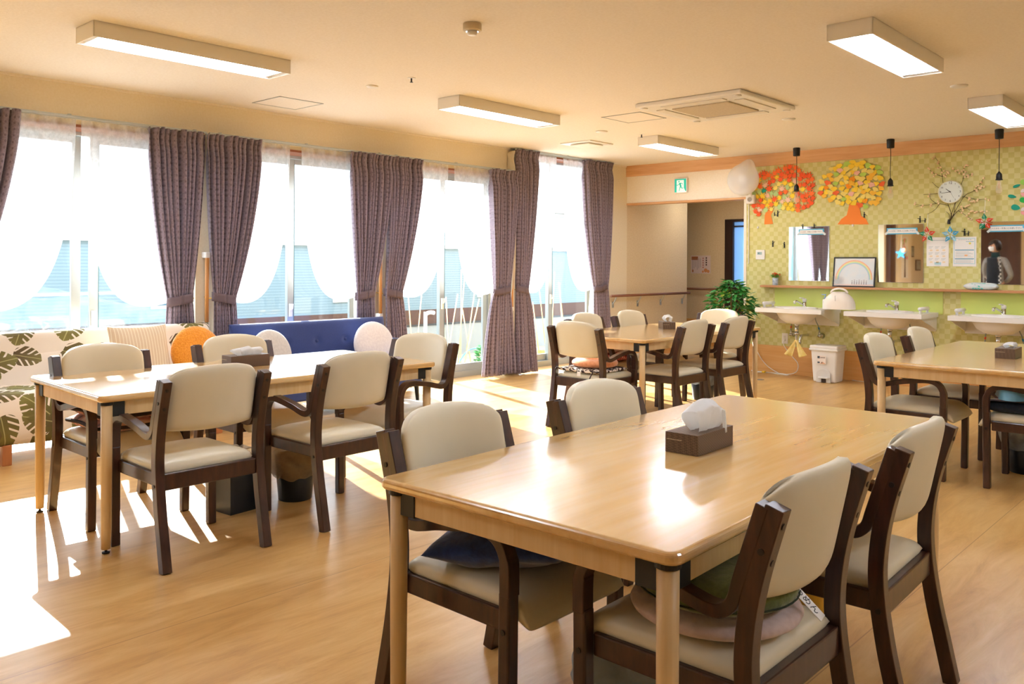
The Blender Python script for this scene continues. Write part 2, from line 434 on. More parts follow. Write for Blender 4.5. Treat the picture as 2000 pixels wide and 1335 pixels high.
# corridor door with frosted blue pane
d1 = sgroup('door_1', (-5.92, 12.02, 0))
M_ddark = mat('dark_door_frame', '#33211c', .4)
mb = MB().bx(-.61, -.47, -.05, .05, 0, 1.99).bx(.55, .62, -.05, .05, 0, 1.99).bx(-.47, .55, -.05, .05, 1.95, 1.99).bx(-.47, .55, -.03, .03, 1.87, 1.89).bx(-.47, .55, -.03, .03, 0, .95)
mb.build('door_frame', M_ddark, d1, bevel=.003)
M_frost = mat('frosted_blue_glass', '#a8c8e6', .6)
tr = N(M_frost, 'ShaderNodeBsdfTranslucent'); tr.inputs[0].default_value = lin('#a9cbe8'); mx = N(M_frost, 'ShaderNodeMixShader'); mx.inputs[0].default_value = .42
L(M_frost, bsdf(M_frost).outputs[0], mx.inputs[1]); L(M_frost, tr.outputs[0], mx.inputs[2]); L(M_frost, mx.outputs[0], M_frost.node_tree.nodes['Material Output'].inputs['Surface'])
MB().bx(-.47, .55, -.004, .004, .95, 1.95).build('frosted_pane', M_frost, d1)

# ================================================================== OUTSIDE
gm = mottled('garden_soil', '#8f8674', '#a59c8a', 3, .9, .1)
struct('ground', MB().bx(-16, -7.05, -4, 16, -.35, -.25), gm)
M_siding = mat('blue_grey_siding', '#7f97a6', .7)
_v = coords(M_siding, (1, 1, 9)); _w = N(M_siding, 'ShaderNodeTexWave'); _w.bands_direction = 'Z'; _w.inputs['Scale'].default_value = .9; L(M_siding, _v, _w.inputs[0])
L(M_siding, ramp(M_siding, _w.outputs['Fac'], [(.1, '#5c707b'), (.5, '#687b85')]), bsdf(M_siding).inputs['Base Color'])
nb = thing('neighbouring_building', 'low blue grey building with a brown band and white footing outside the windows', 'building', (-10.4, 5, -.25))
MB().bx(-.4, 0, -9, 9, .78, 1.78).build('siding', M_siding, nb)
MB().bx(-.4, .02, -9, 9, .55, .78).build('brown_band', mat('brown_boards', '#44291e', .7), nb)
MB().bx(-.4, .04, -9, 9, 0, .52).build('footing', mat('pale_footing', '#85898a', .8), nb)
MB().bx(-.42, .05, -9, 9, .52, .55).build('drip_edge', mat('dark_metal_edge', '#23292e', .5), nb)
MB().bx(-.45, .06, -9, 9, 1.78, 1.83).build('cap', M_whitemat, nb)
for yy in (-6.4, -3.2, -.3, 2.4, 5.4):
    o = MB().bx(-.01, .025, yy, yy+.9, .95, 1.5).build('window', M_whitemat, nb, bevel=.005)
    MB().bx(.02, .03, yy+.04, yy+.86, .99, 1.46).build('pane', mat('far_dark_glass', '#4c6674', .1), o)
# pipe
pp = MB().tube(srt([(0, 0, 0), (0, 0, .80), (0, .02, .86), (.02, .07, .88), (.03, .13, .87)], 5), .025, 10).build('standpipe', M_white, loc=(-8.5, 7.53, -.25), smooth=True)
tag(pp, 'white bent pipe standing outside the third window', 'pipe')
# bamboo stakes
M_bamboo = grain('bamboo_cane', [(.3, '#d8ab73'), (.7, '#ecc898')], (6, 6, 1), 4, .5)
cane0 = MB().tube([(0, 0, 0), (0, 0, 1.0)], .008, 6).build('garden_cane', M_bamboo, smooth=True)
CG = 'bamboo canes stuck in the garden bed outside the third and fourth windows'
random.seed(3); first = True
for i in range(24):
    o = cane0 if first else cane0.copy()
    if not first: COL.objects.link(o)
    first = False
    o.location = (random.uniform(-8.5, -7.7), random.choice([random.uniform(6.9, 8.3), random.uniform(6.9, 8.3), random.uniform(8.8, 10.6)]), -.26)
    o.rotation_euler = (random.gauss(0, .12), random.gauss(0, .1), 0); o.scale = (1, 1, random.uniform(.9, 1.5))
    tag(o, 'thin bamboo cane stuck in the garden bed outside the right hand windows', 'cane', CG)
# blue hoops
M_hoop = mat('blue_hose', '#62aede', .4)
for i, (x, y, r) in enumerate(((-7.9, 7.85, .34), (-8.0, 7.2, .36))):
    pts = [(0, r*math.cos(a), r*1.25*math.sin(a)) for a in [PI*k/20 for k in range(21)]]
    o = MB().tube(pts, .008, 8).build('garden_hoop', M_hoop, loc=(x, y, -.25), smooth=True)
    tag(o, ['light blue hoop arched over the leafy green plant outside the window', 'light blue hoop in the garden bed, left of the hoop over the plant'][i], 'garden hoop')
# leafy plants
def leaf_cloud(n, fn, size, seed, flatten=1.0):
    random.seed(seed); mb = MB()
    for i in range(n):
        p, d = fn(); d = Vector(d).normalized()
        s = size*random.uniform(.6, 1.25)
        side = d.cross(Vector((0, 0, 1)))
        if side.length < .01: side = Vector((1, 0, 0))
        side.normalize(); up = side.cross(d).normalized()
        side = (side*math.cos(a := random.uniform(-.6, .6))+up*math.sin(a))
        P = [p, p+d*s*.3+side*s*.24, p+d*s*.65+side*s*.2-up*s*.04, p+d*s-up*s*.14, p+d*s*.65-side*s*.2-up*s*.04, p+d*s*.3-side*s*.24]
        mid = [p+d*s*.3-up*s*.05, p+d*s*.65-up*s*.09]
        V = [mb.b.verts.new(q) for q in P]; Mv = [mb.b.verts.new(q) for q in mid]
        for f in ((V[0], V[1], Mv[0]), (V[0], Mv[0], V[5]), (V[1], V[2], Mv[1], Mv[0]), (V[5], Mv[0], Mv[1], V[4]), (V[2], V[3], Mv[1]), (V[4], Mv[1], V[3])): mb.b.faces.new(f)
    return mb
M_leafg = mottled('garden_leaf', '#2f7a3c', '#5aa35a', 12, .5)
def _bush(r, h):
    def f():
        a = random.uniform(0, 2*PI); t = random.random(); rr = r*(1-t*.85)*random.uniform(.3, 1)
        return Vector((rr*math.cos(a), rr*math.sin(a), .03+t*h)), (math.cos(a), math.sin(a), random.uniform(-.1, .9))
    return f
for i, (x, y, r, h, n) in enumerate(((-7.75, 7.85, .16, .42, 240), (-7.7, 7.35, .2, .14, 160), (-7.65, 8.3, .22, .16, 160), (-8.2, 7.3, .15, .2, 100))):
    g = thing('garden_plant', ['tall leafy green plant under the blue hoop outside the window', 'low spreading green plant outside the window, nearest the camera', 'low green plant outside the glass behind the drape', 'small green plant at the back of the garden bed'][i], 'plant', (x, y, -.26))
    leaf_cloud(n, _bush(r, h), .075, 20+i).build('foliage', M_leafg, g, recalc=False)
    MB().tube([(0, 0, 0), (.01, 0, h*.9)], .006, 6).build('stem', mat('green_stem', '#6f8a4a', .6), g)
# vinyl film
def _vin(u, v):
    y = 1.4+u*2.3; z = -.25+v*(1.25+.12*math.sin(u*5))
    return Vector((-7.55+.06*noise.noise(Vector((u*6, v*2, 1)))+.05*math.sin(u*30+v*6)*.4-.25*(1-v), y, z))
o = MB().grid(_vin, 70, 30).build('plastic_sheeting', M_vinyl, smooth=True)
tag(o, 'crumpled clear plastic sheeting hung outside the left hand window', 'plastic sheet')
MB_ = MB().tube([(-7.56, 1.3, 1.0), (-7.56, 3.75, 1.02)], .012, 8)
o = MB_.build('sheeting_rod', M_white, loc=(0, 0, 0)); tag(o, 'thin white rod carrying the clear plastic sheeting outside', 'rod')

# ================================================================== CURTAINS
def drape_mesh(y0, y1, yt, wt, b0, b1, ztop, zt, zb, npl, seed):
    random.seed(seed); ph = [random.uniform(-.35, .35) for _ in range(40)]
    def fn(s, t):
        z = ztop+(zb-ztop)*t
        if z >= zt:
            f = (ztop-z)/(ztop-zt); k = f**1.6
            a = y0+(yt-wt/2-y0)*k; b = y1+(yt+wt/2-y1)*k
            A = .052-.030*f**3
        else:
            f = min(1, (zt-z)/(zt-zb)); k = f**.6
            a = yt-wt/2+(b0-yt+wt/2)*k; b = yt+wt/2+(b1-yt-wt/2)*k
            A = .016+.022*f
        hd = ztop-z
        if hd < .2: A *= (.42+.5*abs(hd-.08)/.08 if hd < .08 else .42+.58*min(1, (hd-.08)/.12))
        i = s*npl; w = i+.25*math.sin(i*1.7+seed); c = math.cos(2*PI*w); sn = math.sin(2*PI*w)
        c = math.copysign(abs(c)**.6, c)
        yy = a+(b-a)*(s+.5*sn/npl/2*.5)
        if hd < .02: z -= .016*max(0, -c)+.006*math.sin(i*2.3)
        return Vector((A*c+.012*math.sin(s*9+t*5+seed), yy, z))
    return MB().grid(fn, npl*12, 60, uv=(1.3*(y1-y0)/.45, ztop-zb))
def drape(label, y0, y1, yt, wt, b0, b1, ztop, zb, npl, seed, tie_side=1):
    yc = (y0+y1)/2
    g = thing('drape_curtain', label, 'curtain', (-6.60, yc, 0), 0, 'mauve drapes along the window wall')
    m = drape_mesh(y0-yc, y1-yc, yt-yc, wt, b0-yc, b1-yc, ztop, .98, zb, npl, seed)
    m.build('drape', M_curt, g, smooth=True, solid=.003)
    tb = MB(); n = 28
    for dz in (0,):
        def tf(u, v):
            a = 2*PI*u; r = 1+.0*v
            return Vector((.042*math.cos(a), yt-yc+(wt/2+.008)*math.sin(a), .945+.075*v+.02*math.sin(a)*tie_side))
        tb.grid(tf, n, 3)
    tb.build('tieback', M_tie, g, smooth=True, solid=.006)
    MB().tube([(-.09, yt-yc+tie_side*(wt/2+.03), .995), (-.05, yt-yc+tie_side*(wt/2+.04), .99), (-.02, yt-yc+tie_side*(wt/2), .985)], .005, 6).build('hook', mat('brass', '#c39a4a', .3, 1), g)
    return g
T1, T2 = 2.345, 2.605
drape('mauve drape at the left edge of the picture, tied back', 1.35, 2.04, 1.64, .2, 1.5, 1.8, T1, .05, 8, 1, -1)
drape('mauve drape tied back behind the round orange cushion', 2.95, 3.44, 3.22, .2, 3.08, 3.37, T1, .05, 9, 2, 1)
drape('mauve drape tied back at the left end of the navy sofa', 3.43, 3.935, 3.60, .19, 3.50, 3.74, T1, .05, 10, 3, -1)
drape('mauve drape tied back behind the white round cushion on the navy sofa', 4.89, 5.36, 5.07, .21, 4.95, 5.2, T1, .05, 9, 4, 1)
drape('mauve drape hanging just right of the navy sofa back', 5.36, 5.77, 5.42, .22, 5.34, 5.64, T1, .03, 9, 5, -1)
drape('shorter mauve drape reaching the floor, left of the taller drape pair', 6.79, 7.22, 7.0, .26, 6.70, 7.2, T1, .03, 9, 6, 1)
drape('tall mauve drape from the ceiling, left side of the far window', 7.21, 7.60, 7.34, .18, 7.24, 7.58, T2, .02, 8, 7, -1)
drape('tall mauve drape from the ceiling in the far corner of the room', 8.47, 9.09, 8.86, .25, 8.74, 9.06, T2, .04, 11, 8, 1)

def lace(label, ya, yg, yt, ztop, seed, low=.80, tail=None):
    """sheer panel gathered from the rail (ya..yg) to the tie hook at yt"""
    def fn(s, t):
        yt0 = ya+(yg-ya)*s; zt = .98
        pull = s
        p0 = Vector((0, yt0, ztop)); p3 = Vector((0, yt, zt))
        zlow = zt+(low-zt)*pull**.7
        p1 = Vector((0, yt0+(yt-yt0)*.02, ztop-(ztop-zlow)*.80)); p2 = Vector((0, yt0+(yt-yt0)*(.35+.3*(1-pull)), zlow))
        q = p0*(1-t)**3+p1*3*t*(1-t)**2+p2*3*t*t*(1-t)+p3*t**3
        q.x = .012*math.sin(s*40+seed)*(1-.4*t)+.006*math.sin(s*90+t*4)
        return q
    m = MB().grid(fn, 70, 50)
    if tail:
        m.grid(lambda s, t: Vector((.012*math.sin(s*26), (yt+(s-.5)*.1)*(1-t)+(tail[0]+(tail[1]-tail[0])*s)*t, .98-.93*t)), 24, 12)
    yc = (ya+yg)/2
    o = m.build('lace_curtain', M_lace, smooth=True)
    o.location = (-6.672, 0, 0)
    tag(o, label, 'curtain', 'white sheer curtains behind the drapes')
lace('sheer white panel swept left at the left edge of the picture', 1.45, 2.44, 1.66, T1, 0)
lace('sheer white panel swept right behind the drape above the orange cushion', 3.36, 2.48, 3.2, T1, 1, tail=(3.28, 3.4))
lace('sheer white panel swept left above the left half of the navy sofa', 3.5, 4.28, 3.64, T1, 2, tail=(3.44, 3.56))
lace('sheer white panel swept right above the right half of the navy sofa', 5.25, 4.40, 5.04, T1, 3, tail=(5.0, 5.15))
lace('sheer white panel swept left, right of the navy sofa', 5.42, 6.22, 5.5, T1, 4)
lace('sheer white panel swept right towards the shorter floor length drape', 7.12, 6.30, 6.94, T1, 5, tail=(6.9, 7.0))
lace('narrow sheer white panel swept left in the tall far window', 7.34, 8.02, 7.45, T2, 6, tail=(7.18, 7.3))
lace('narrow sheer white panel swept right in the tall far window', 9.0, 8.16, 8.78, T2, 7, tail=(8.62, 8.8))
o = drape_mesh(-.03, .02, 0, .05, -.07, .04, 2.58, .98, .03, 4, 9).build('curtain_lining', mat('cream_lining_cloth', '#e4dac6', .9), smooth=True, solid=.002, loc=(-6.65, 7.2, 0)); tag(o, 'narrow cream lining hanging between the shorter drape and the tall drape', 'curtain')
RG = 'metal curtain rails above the windows'
for i, (a, b, z) in enumerate(((1.3, 3.44, 2.35), (3.46, 5.33, 2.35), (5.35, 7.18, 2.35), (7.2, 9.12, 2.607))):
    g = thing('curtain_rail', ['double curtain rail above the window behind the leaf patterned sofa', 'double curtain rail above the navy sofa', 'double curtain rail between the navy sofa and the taller window', 'double curtain rail at ceiling height above the far window'][i], 'curtain rail', (-6.63, (a+b)/2, z), 0, RG)
    h = (b-a)/2
    for x in (.035, -.03): MB().bx(x-.008, x+.008, -h, h, -.008, .008).build('track', M_alu, g, bevel=.002)
    for k in (-.9, 0, .9): MB().bx(-.07, .05, k*h-.01, k*h+.01, .008, .014).build('bracket', M_alu, g)

# vertical grab bars
for i, (y, l) in enumerate(((3.47, 'left of the navy sofa'), (5.29, 'at the right end of the navy sofa'), (7.2, 'beside the floor length drapes'))):
    g = thing('grab_bar', 'vertical wooden grab bar on the window wall '+l, 'grab bar', (XW, y, .74), 0, 'vertical grab bars between the windows')
    MB().tube([(.06, 0, .03), (.06, 0, .60)], .017, 14).build('bar', mat('orange_oak', '#c98a4a', .4), g, smooth=True)
    for z in (.0, .58): MB().bx(0, .08, -.02, .02, z, z+.05).build('bracket', M_white, g, bevel=.008)
# handrails
def handrail(label, loc, rz, ln, nb):
    g = thing('handrail', label, 'handrail', loc, rz)
    MB().tube([(0, .06, 0), (ln, .06, 0)], .018, 14).build('rail', grain('handrail_wood', [(.3, '#7a4c34'), (.7, '#8d5b40')], (1, 8, 8), 3, .4), g, smooth=True)
    for k in range(nb):
        x = .12+(ln-.24)*k/(nb-1)
        MB().tube([(x, .06, -.015), (x, .045, -.05), (x, .0, -.12)], .008, 8).bx(x-.02, x+.02, 0, .006, -.16, -.08).build('bracket', M_alu, g)
handrail('brown handrail on the wall left of the corridor opening', (XW, 11.12, .865), -PI/2, 1.98, 4)
handrail('brown handrail on the far corridor wall beneath the poster', (-6.62, 12.0, .90), PI, 1.4, 3)

cg = thing('ceiling_light', 'unseen square lamp added behind the header to brighten the corridor', 'ceiling light', (-6.1, 10.9, 2.42))  # added fill lamp, out of sight, to brighten the corridor
MB().box((0, 0, -.02), (.5, .5, .04)).build('housing', M_lampbody, cg, bevel=.005); MB().box((0, 0, -.043), (.42, .42, .008)).build('diffuser', mat('corridor_fill_glow', '#ffffff', .5, emit='#fff6ea', estr=9), cg)
# ================================================================== CEILING THINGS
def ceiling_light():
    g = thing('ceiling_light', '', 'ceiling light')
    h = .625; w = .125
    MB().bx(-w, -w+.006, -h, h, -.09, 0).bx(w-.006, w, -h, h, -.09, 0).bx(-w, w, -h, -h+.006, -.09, 0).bx(-w, w, h-.006, h, -.09, 0).bx(-w, w, -h, h, -.004, 0).build('housing', M_lampbody, g)
    m = MB()
    for s in (-1, 1): m.prism([(s*(w-.007), -.086), (s*.032, -.035), (s*.032, -.031), (s*(w-.007), -.082)], 2*h-.02, 'y', -h+.01)
    for s in (-1, 1): m.box((0, s*(h-.03), -.06), (.22, .003, .05), rot=(s*-.6, 0, 0))
    m.build('reflector', M_reflector, g)
    MB().box((0, 0, -.05), (.062, 2*h-.09, .03)).build('tube', M_tube, g, bevel=.01)
    return g
LG = 'oblong fluorescent fittings on the ceiling'
spots = [(-5.0, 2.50, 'oblong ceiling light above the left hand table, largest at upper left'),
         (-4.98, 5.27, 'oblong ceiling light above the navy sofa side, middle of the left row'),
         (-4.95, 8.07, 'oblong ceiling light nearest the corridor opening'),
         (-1.79, 5.27, 'oblong ceiling light at upper right, largest of the right row'),
         (-1.79, 8.03, 'oblong ceiling light at the right edge near the hanging bulbs'),
         (-1.79, 2.45, 'oblong ceiling light directly over the front table, out of the picture'),
         (1.5, 2.45, 'unseen oblong ceiling light added for light at the right, nearest the camera'),  # this and the next three are unseen fittings added for their light
         (1.5, 5.27, 'unseen oblong ceiling light added for light at the right, middle'),
         (1.5, 8.03, 'unseen oblong ceiling light added for light at the right, by the back wall'),
         (-3.4, -.6, 'unseen oblong ceiling light added for light behind the camera')]
cl = ceiling_light()
for i, (x, y, l) in enumerate(spots):
    if i == 0: cl.location = (x, y, ZC); cl['label'] = l; cl['group'] = LG
    else: dup(cl, (x, y, ZC), 0, l, LG)
# air conditioner cassette
g = thing('air_conditioner', 'square white ceiling cassette air conditioner with beige grille', 'air conditioner', (-3.56, 6.36, ZC))
MB().box((0, 0, -.018), (.96, .96, .036)).build('panel', M_white, g, bevel=.012)
MB().box((0, 0, -.041), (.52, .52, .012)).build('intake_grille', mottled('beige_grille', '#b7a78d', '#c8b9a0', 160, .6), g, bevel=.004)
for k in range(4):
    a = k*PI/2; o = MB().box((0, .36, -.04), (.56, .085, .008)).build('louvre', mat('louvre_white', '#e4ddd2', .5), g, bevel=.003); o.rotation_euler = (0, 0, a)
    s = MB().box((0, .325, -.037), (.54, .014, .006)).build('slot', mat('dark_slot', '#4a3c30', .7), o)
for k in range(4):
    a = k*PI/2+PI/4; MB().lathe([(.03, 0), (.03, -.008), (.012, -.012)], (0, 0, 0), 12).build('corner_cap', M_white, g, loc=(math.cos(a)*.6, math.sin(a)*.6, -.036))
# smoke detector
g = thing('smoke_detector', 'round beige smoke detector on the ceiling', 'smoke detector', (-3.37, 3.32, ZC))
MB().lathe([(.052, 0), (.052, -.035), (.048, -.04)], seg=32).build('base', mat('beige_plastic', '#cfbd9c', .5), g, smooth=True, bevel=.002)
MB().lathe([(.026, -.04), (.03, -.052), (.024, -.062), (.01, -.064)], seg=24).build('sensor', M_white, g, smooth=True)
MB().lathe([(.036, -.038), (.036, -.044)], seg=24).build('ring', M_chrome, g)
# flat discs / speakers
for i, (x, y, r, l) in enumerate(((-5.12, 3.99, .045, 'small flat white disc on the ceiling left of the smoke detector'), (-1.83, 6.85, .06, 'flat white disc on the ceiling between the two right hand lights'),
        (-3.4, 7.4, .06, 'flat white disc on the ceiling behind the air conditioner'), (-5.12, 6.87, .06, 'flat white disc on the ceiling near the ceiling vent'))):
    o = MB().lathe([(r, 0), (r, -.006), (r*.8, -.012), (r*.3, -.013)], seg=28).build('ceiling_disc', M_white, loc=(x, y, ZC), smooth=True); tag(o, l, 'ceiling fitting')
for i, (x, y, l) in enumerate(((-4.68, 4.0, 'tiny sprinkler head on the ceiling above the middle of the room'), (-4.93, 7.3, 'tiny sprinkler head near the far left ceiling light'))):
    g = thing('sprinkler_head', l, 'sprinkler', (x, y, ZC))
    MB().lathe([(.03, 0), (.028, -.004)], seg=20).build('escutcheon', M_white, g); MB().tube([(0, 0, -.004), (0, 0, -.03)], .006, 8).lathe([(.012, -.03), (.012, -.033)], seg=12).build('nozzle', M_screw, g)
# vent + hatches
g = thing('ceiling_vent', 'square white ceiling vent with a raised plate near the corner drapes', 'vent', (-5.77, 7.47, ZC))
MB().box((0, 0, -.006), (.42, .42, .012)).build('frame', M_white, g, bevel=.004); MB().box((0, 0, -.022), (.26, .26, .012)).build('plate', M_whitemat, g, bevel=.004)
def hatch(x, y, s, l):
    g = thing('ceiling_hatch', l, 'hatch', (x, y, ZC)); e = s/2; m = MB()
    for a, b, c, d in ((-e, e, -e, -e+.012), (-e, e, e-.012, e), (-e, -e+.012, -e, e), (e-.012, e, -e, e)): m.bx(a, b, c, d, -.004, 0)
    m.build('frame', mat('hatch_alu', '#b3b3ae', .4, .5), g); MB().box((0, 0, -.001), (s-.024, s-.024, .002)).build('panel', M_ceil, g)
hatch(-6.2, 3.95, .42, 'square ceiling access hatch close to the window wall'); hatch(-4.42, 6.42, .42, 'square ceiling access hatch beside the air conditioner')
# pendant lamps
def pendant():
    g = thing('pendant_lamp', '', 'pendant lamp')
    MB().lathe([(.036, 0), (.04, -.005), (.037, -.092), (.02, -.096)], seg=24).build('ceiling_cup', M_black, g, smooth=True, bevel=.002)
    MB().tube(srt([(0, 0, -.09), (.002, 0, -.2), (-.002, 0, -.32), (0, 0, -.42)], 4), .0035, 8).build('cord', M_black, g, smooth=True)
    MB().lathe([(.006, -.41), (.012, -.42), (.024, -.435), (.027, -.455), (.027, -.485), (.032, -.487), (.032, -.495), (.02, -.497)], seg=20).build('socket', M_black, g, smooth=True)
    b = MB().lathe([(.013, -.495), (.016, -.52), (.026, -.565), (.03, -.59), (.026, -.613), (.012, -.624), (.001, -.626)], seg=20).build('bulb', M_bulb, g, smooth=True)
    MB().tube([(-.008, 0, -.5), (-.006, 0, -.575), (0, 0, -.53), (.006, 0, -.575), (.008, 0, -.5)], .0016, 6).build('filament', mat('copper_filament', '#c98a5a', .4, .6), b)
    return g
pd = pendant(); PG = 'black pendant lamps with clear bulbs before the green wall'
for i, (x, l) in enumerate(((-4.17, 'black pendant lamp with clear bulb before the red maple tree decoration'), (-3.14, 'black pendant lamp with clear bulb right of the yellow tree decoration'), (-2.12, 'black pendant lamp with clear bulb right of the wall clock'))):
    if i == 0: pd.location = (x, 9.29, ZC); pd['label'] = l; pd['group'] = PG
    else: dup(pd, (x, 9.29, ZC), .7*i, l, PG)

# ================================================================== TABLES
def table(name, label, cx, cy, W, D, rz):
    g = thing(name, label, 'table', (cx, cy, 0), rz)
    # top with rounded corners
    def top():
        m = MB(); r = .035; pts = []
        for (x, y, a0) in ((W/2-r, D/2-r, 0), (-W/2+r, D/2-r, PI/2), (-W/2+r, -D/2+r, PI), (W/2-r, -D/2+r, 3*PI/2)):
            for k in range(7): a = a0+PI/2*k/6; pts.append((x+r*math.cos(a), y+r*math.sin(a)))
        m.prism(pts, .03, 'z', .67); return m
    top().build('table_top', M_table, g, bevel=.011, seg=4)
    ax, ay = W/2-.035, D/2-.035
    for q in ((-ax+.05, ax-.05, -ay-.0, -ay+.022), (-ax+.05, ax-.05, ay-.022, ay), (-ax, -ax+.022, -ay+.05, ay-.05), (ax-.022, ax, -ay+.05, ay-.05)): MB().bx(*q, .605, .67).build('apron', M_tleg, g, bevel=.003)
    leg = br = None
    for sx in (-1, 1):
        for sy in (-1, 1):
            x, y = sx*(ax-.009), sy*(ay-.009)
            if leg is None:
                leg = MB().lathe([(.0195, .02), (.0215, .10), (.0235, .35), (.0245, .655)], seg=24).build('leg', M_tleg, g, smooth=True)
                leg.location = (x, y, 0)
                MB().lathe([(.0, .0), (.016, .001), (.017, .007), (.006, .009), (.006, .021), (.0, .022)][1:5], seg=20).build('foot', M_black, leg)
            else:
                l2 = copy_part(leg, g, (x, y, 0)); f2 = copy_part(leg.children[0], l2, (0, 0, 0))
            m = MB().bx(0, .085, -.002, .03, .602, .668).bx(-.002, .03, 0, .085, .602, .668).lathe([(.029, .655), (.029, .669)], (.011, .011, 0), 20)
            b = m.build('corner_bracket', M_black, g, bevel=.002)
            b.scale = (-sx, -sy, 1); b.location = (sx*(ax+.002), sy*(ay+.002), 0)
    return g
table('dining_table', 'long maple dining table in front at lower right with a tissue box', -1.415, 2.50, .935, 2.04, .027)
table('dining_table', 'long maple dining table at left before the leaf patterned sofa', -4.275, 2.48, .97, 1.93, -.025)
table('dining_table', 'maple dining table near the corridor, far from the camera', -4.20, 6.53, .98, 1.98, 0)
table('dining_table', 'maple dining table at the right edge near the wash basins', -1.445, 6.38, .98, 1.98, .01)

# ================================================================== CHAIRS
def armchair():
    g = thing('dining_armchair', '', 'chair')
    for s in (-1, 1):
        y = s*.233
        p = srt([(-.262, 0, 0), (-.236, 0, .12), (-.208, 0, .25), (-.188, 0, .39), (-.187, 0, .50), (-.207, 0, .63), (-.254, 0, .795)], 5)
        MB().strip([(q.x, q.z) for q in p], .042, y, .040).build('rear_leg', M_dark, g, bevel=.0025)
        MB().strip([(.243, 0), (.246, .2), (.248, .45)], .038, y, .040).build('front_leg', M_dark, g, bevel=.006)
        p = srt([(.250, 0, .44), (.250, 0, .50), (.246, 0, .535), (.225, 0, .572), (.185, 0, .592), (.12, 0, .592), (0, 0, .572), (-.06, 0, .557), (-.10, 0, .549), (-.132, 0, .552), (-.158, 0, .575), (-.171, 0, .615), (-.191, 0, .68), (-.227, 0, .795)], 5)
        MB().strip([(q.x, q.z) for q in p], [.034]*10+[.030]*(len(p)-10), y, .042).build('arm', M_dark, g, bevel=.0025)
    for s in (-1, 1): MB().bx(-.19, .225, s*.2125-.0125, s*.2125+.0125, .335, .392).build('side_rail', M_dark, g, bevel=.005)
    MB().bx(-.204, -.176, -.215, .215, .325, .396).build('rear_rail', M_dark, g, bevel=.005)
    MB().bx(.15, .175, -.2, .2, .33, .38).build('front_rail', M_dark, g, bevel=.005)
    def sf(v, a, b, sg):
        v = v.copy(); v.x += .057
        if v.x > .20: v.z -= ((v.x-.20)/.1)**2*.05
        v.z += .404+.010*(1-a*a)*(1-b*b)*(sg > 0)
        k = max(0, abs(a)-.8)/.2; v.y *= 1-.03*k*k
        return v
    MB().cushion(.48, .428, .066, 12, .5, 22, sf).build('seat', M_cream, g, smooth=True)
    def bf(v, a, b, sg):
        # v.x = width(y) , v.y = height(z), v.z = thickness
        hh = b; e = abs(hh)
        n = 6 if hh > 0 else 8
        wf = max(0, 1-e**n)**(1/n) if e < 1 else 0
        wf = .80+.20*wf if hh > 0 else .88+.12*wf
        y = a*.2125*wf
        zt = .848-.016*a*a-.034*abs(a)**7; zb = .560+.008*a*a
        z = zb+(zt-zb)*(b+1)/2
        x0 = -.170-.058*((z-.565)/.28)
        return Vector((x0-.050*(1-a*a)+v.z+.012, y, z))
    MB().cushion(1, 1, .05, 8, .5, 22, bf).build('backrest', M_cream, g, smooth=True)
    sc = None
    for s in (-1, 1):
        for (x, z) in ((-.2645, .755), (-.2405, .675)):
            if sc is None: sc = MB().lathe([(.0075, 0), (.0075, .002)], seg=12).build('screw_cap', M_screw, g, loc=(x, s*.233, z), rot=(0, -PI/2-.22, 0))
            else: copy_part(sc, g, (x, s*.233, z), (0, -PI/2-.22, 0))
        copy_part(sc, g, (-.226, s*.2535, .70), (-s*PI/2, 0, 0)); copy_part(sc, g, (.247, s*.2535, .35), (-s*PI/2, 0, 0)); copy_part(sc, g, (-.193, s*.2535, .35), (-s*PI/2, 0, 0))
    return g
CH = [ # x, y, heading, label
 (-3.69, 1.85, 180, 'cream and dark wood armchair seen from behind at the left table, nearer the camera', 0),
 (-3.68, 2.62, 181, 'armchair seen from behind, second from the camera at the left table', 0),
 (-4.00, 3.33, -82, 'armchair at the far end of the left table, beside the navy sofa', 0),
 (-4.475, 1.86, 0, 'armchair holding a folded blanket between the left table and leaf patterned sofa', 0),
 (-4.53, 2.66, 0, 'armchair on the sofa side of the left table, before the orange cushion', 0),
 (-1.725, 1.83, 0, 'armchair with a dark blue pillow at the front table, on the window side', 1),
 (-1.72, 2.60, -1, 'armchair on the window side of the front table, farther back with no cushion', 1),
 (-1.03, 1.885, 180, 'armchair with green and pink round cushions at the front table', 1),
 (-1.03, 2.62, 182, 'empty armchair on the right of the front table, behind the one with cushions', 1),
 (-4.115, 5.42, 91, 'armchair with a tied print pad and orange ring cushion at the far table', 2),
 (-3.79, 6.06, 180, 'armchair on the right of the far table, nearer the camera', 2),
 (-3.78, 6.74, 180, 'armchair on the right of the far table, second from the camera', 2),
 (-4.20, 7.39, -91, 'armchair at the corridor end of the far table beside the leafy plant', 2),
 (-4.50, 6.11, 0, 'armchair holding red patterned cushions on the window side of the far table', 2),
 (-4.48, 6.78, 0, 'armchair on the window side of the far table, farther from the camera', 2),
 (-1.79, 5.72, 0, 'armchair on the left of the right hand table, nearer the camera', 3),
 (-1.77, 6.50, 0, 'armchair on the left of the right hand table, closer to the white bin', 3),
 (-1.07, 5.74, 181, 'armchair at the right edge holding a blue bag and a black cushion', 3)]
GR = ['armchairs around the left table', 'armchairs around the front table', 'armchairs around the far table', 'armchairs around the right hand table']
ch = armchair()
for i, (x, y, a, l, gi) in enumerate(CH):
    if i == 0: ch.location = (x, y, 0); ch.rotation_euler = (0, 0, math.radians(a)); ch['label'] = l; ch['group'] = GR[gi]
    else: dup(ch, (x, y, 0), math.radians(a), l, GR[gi])

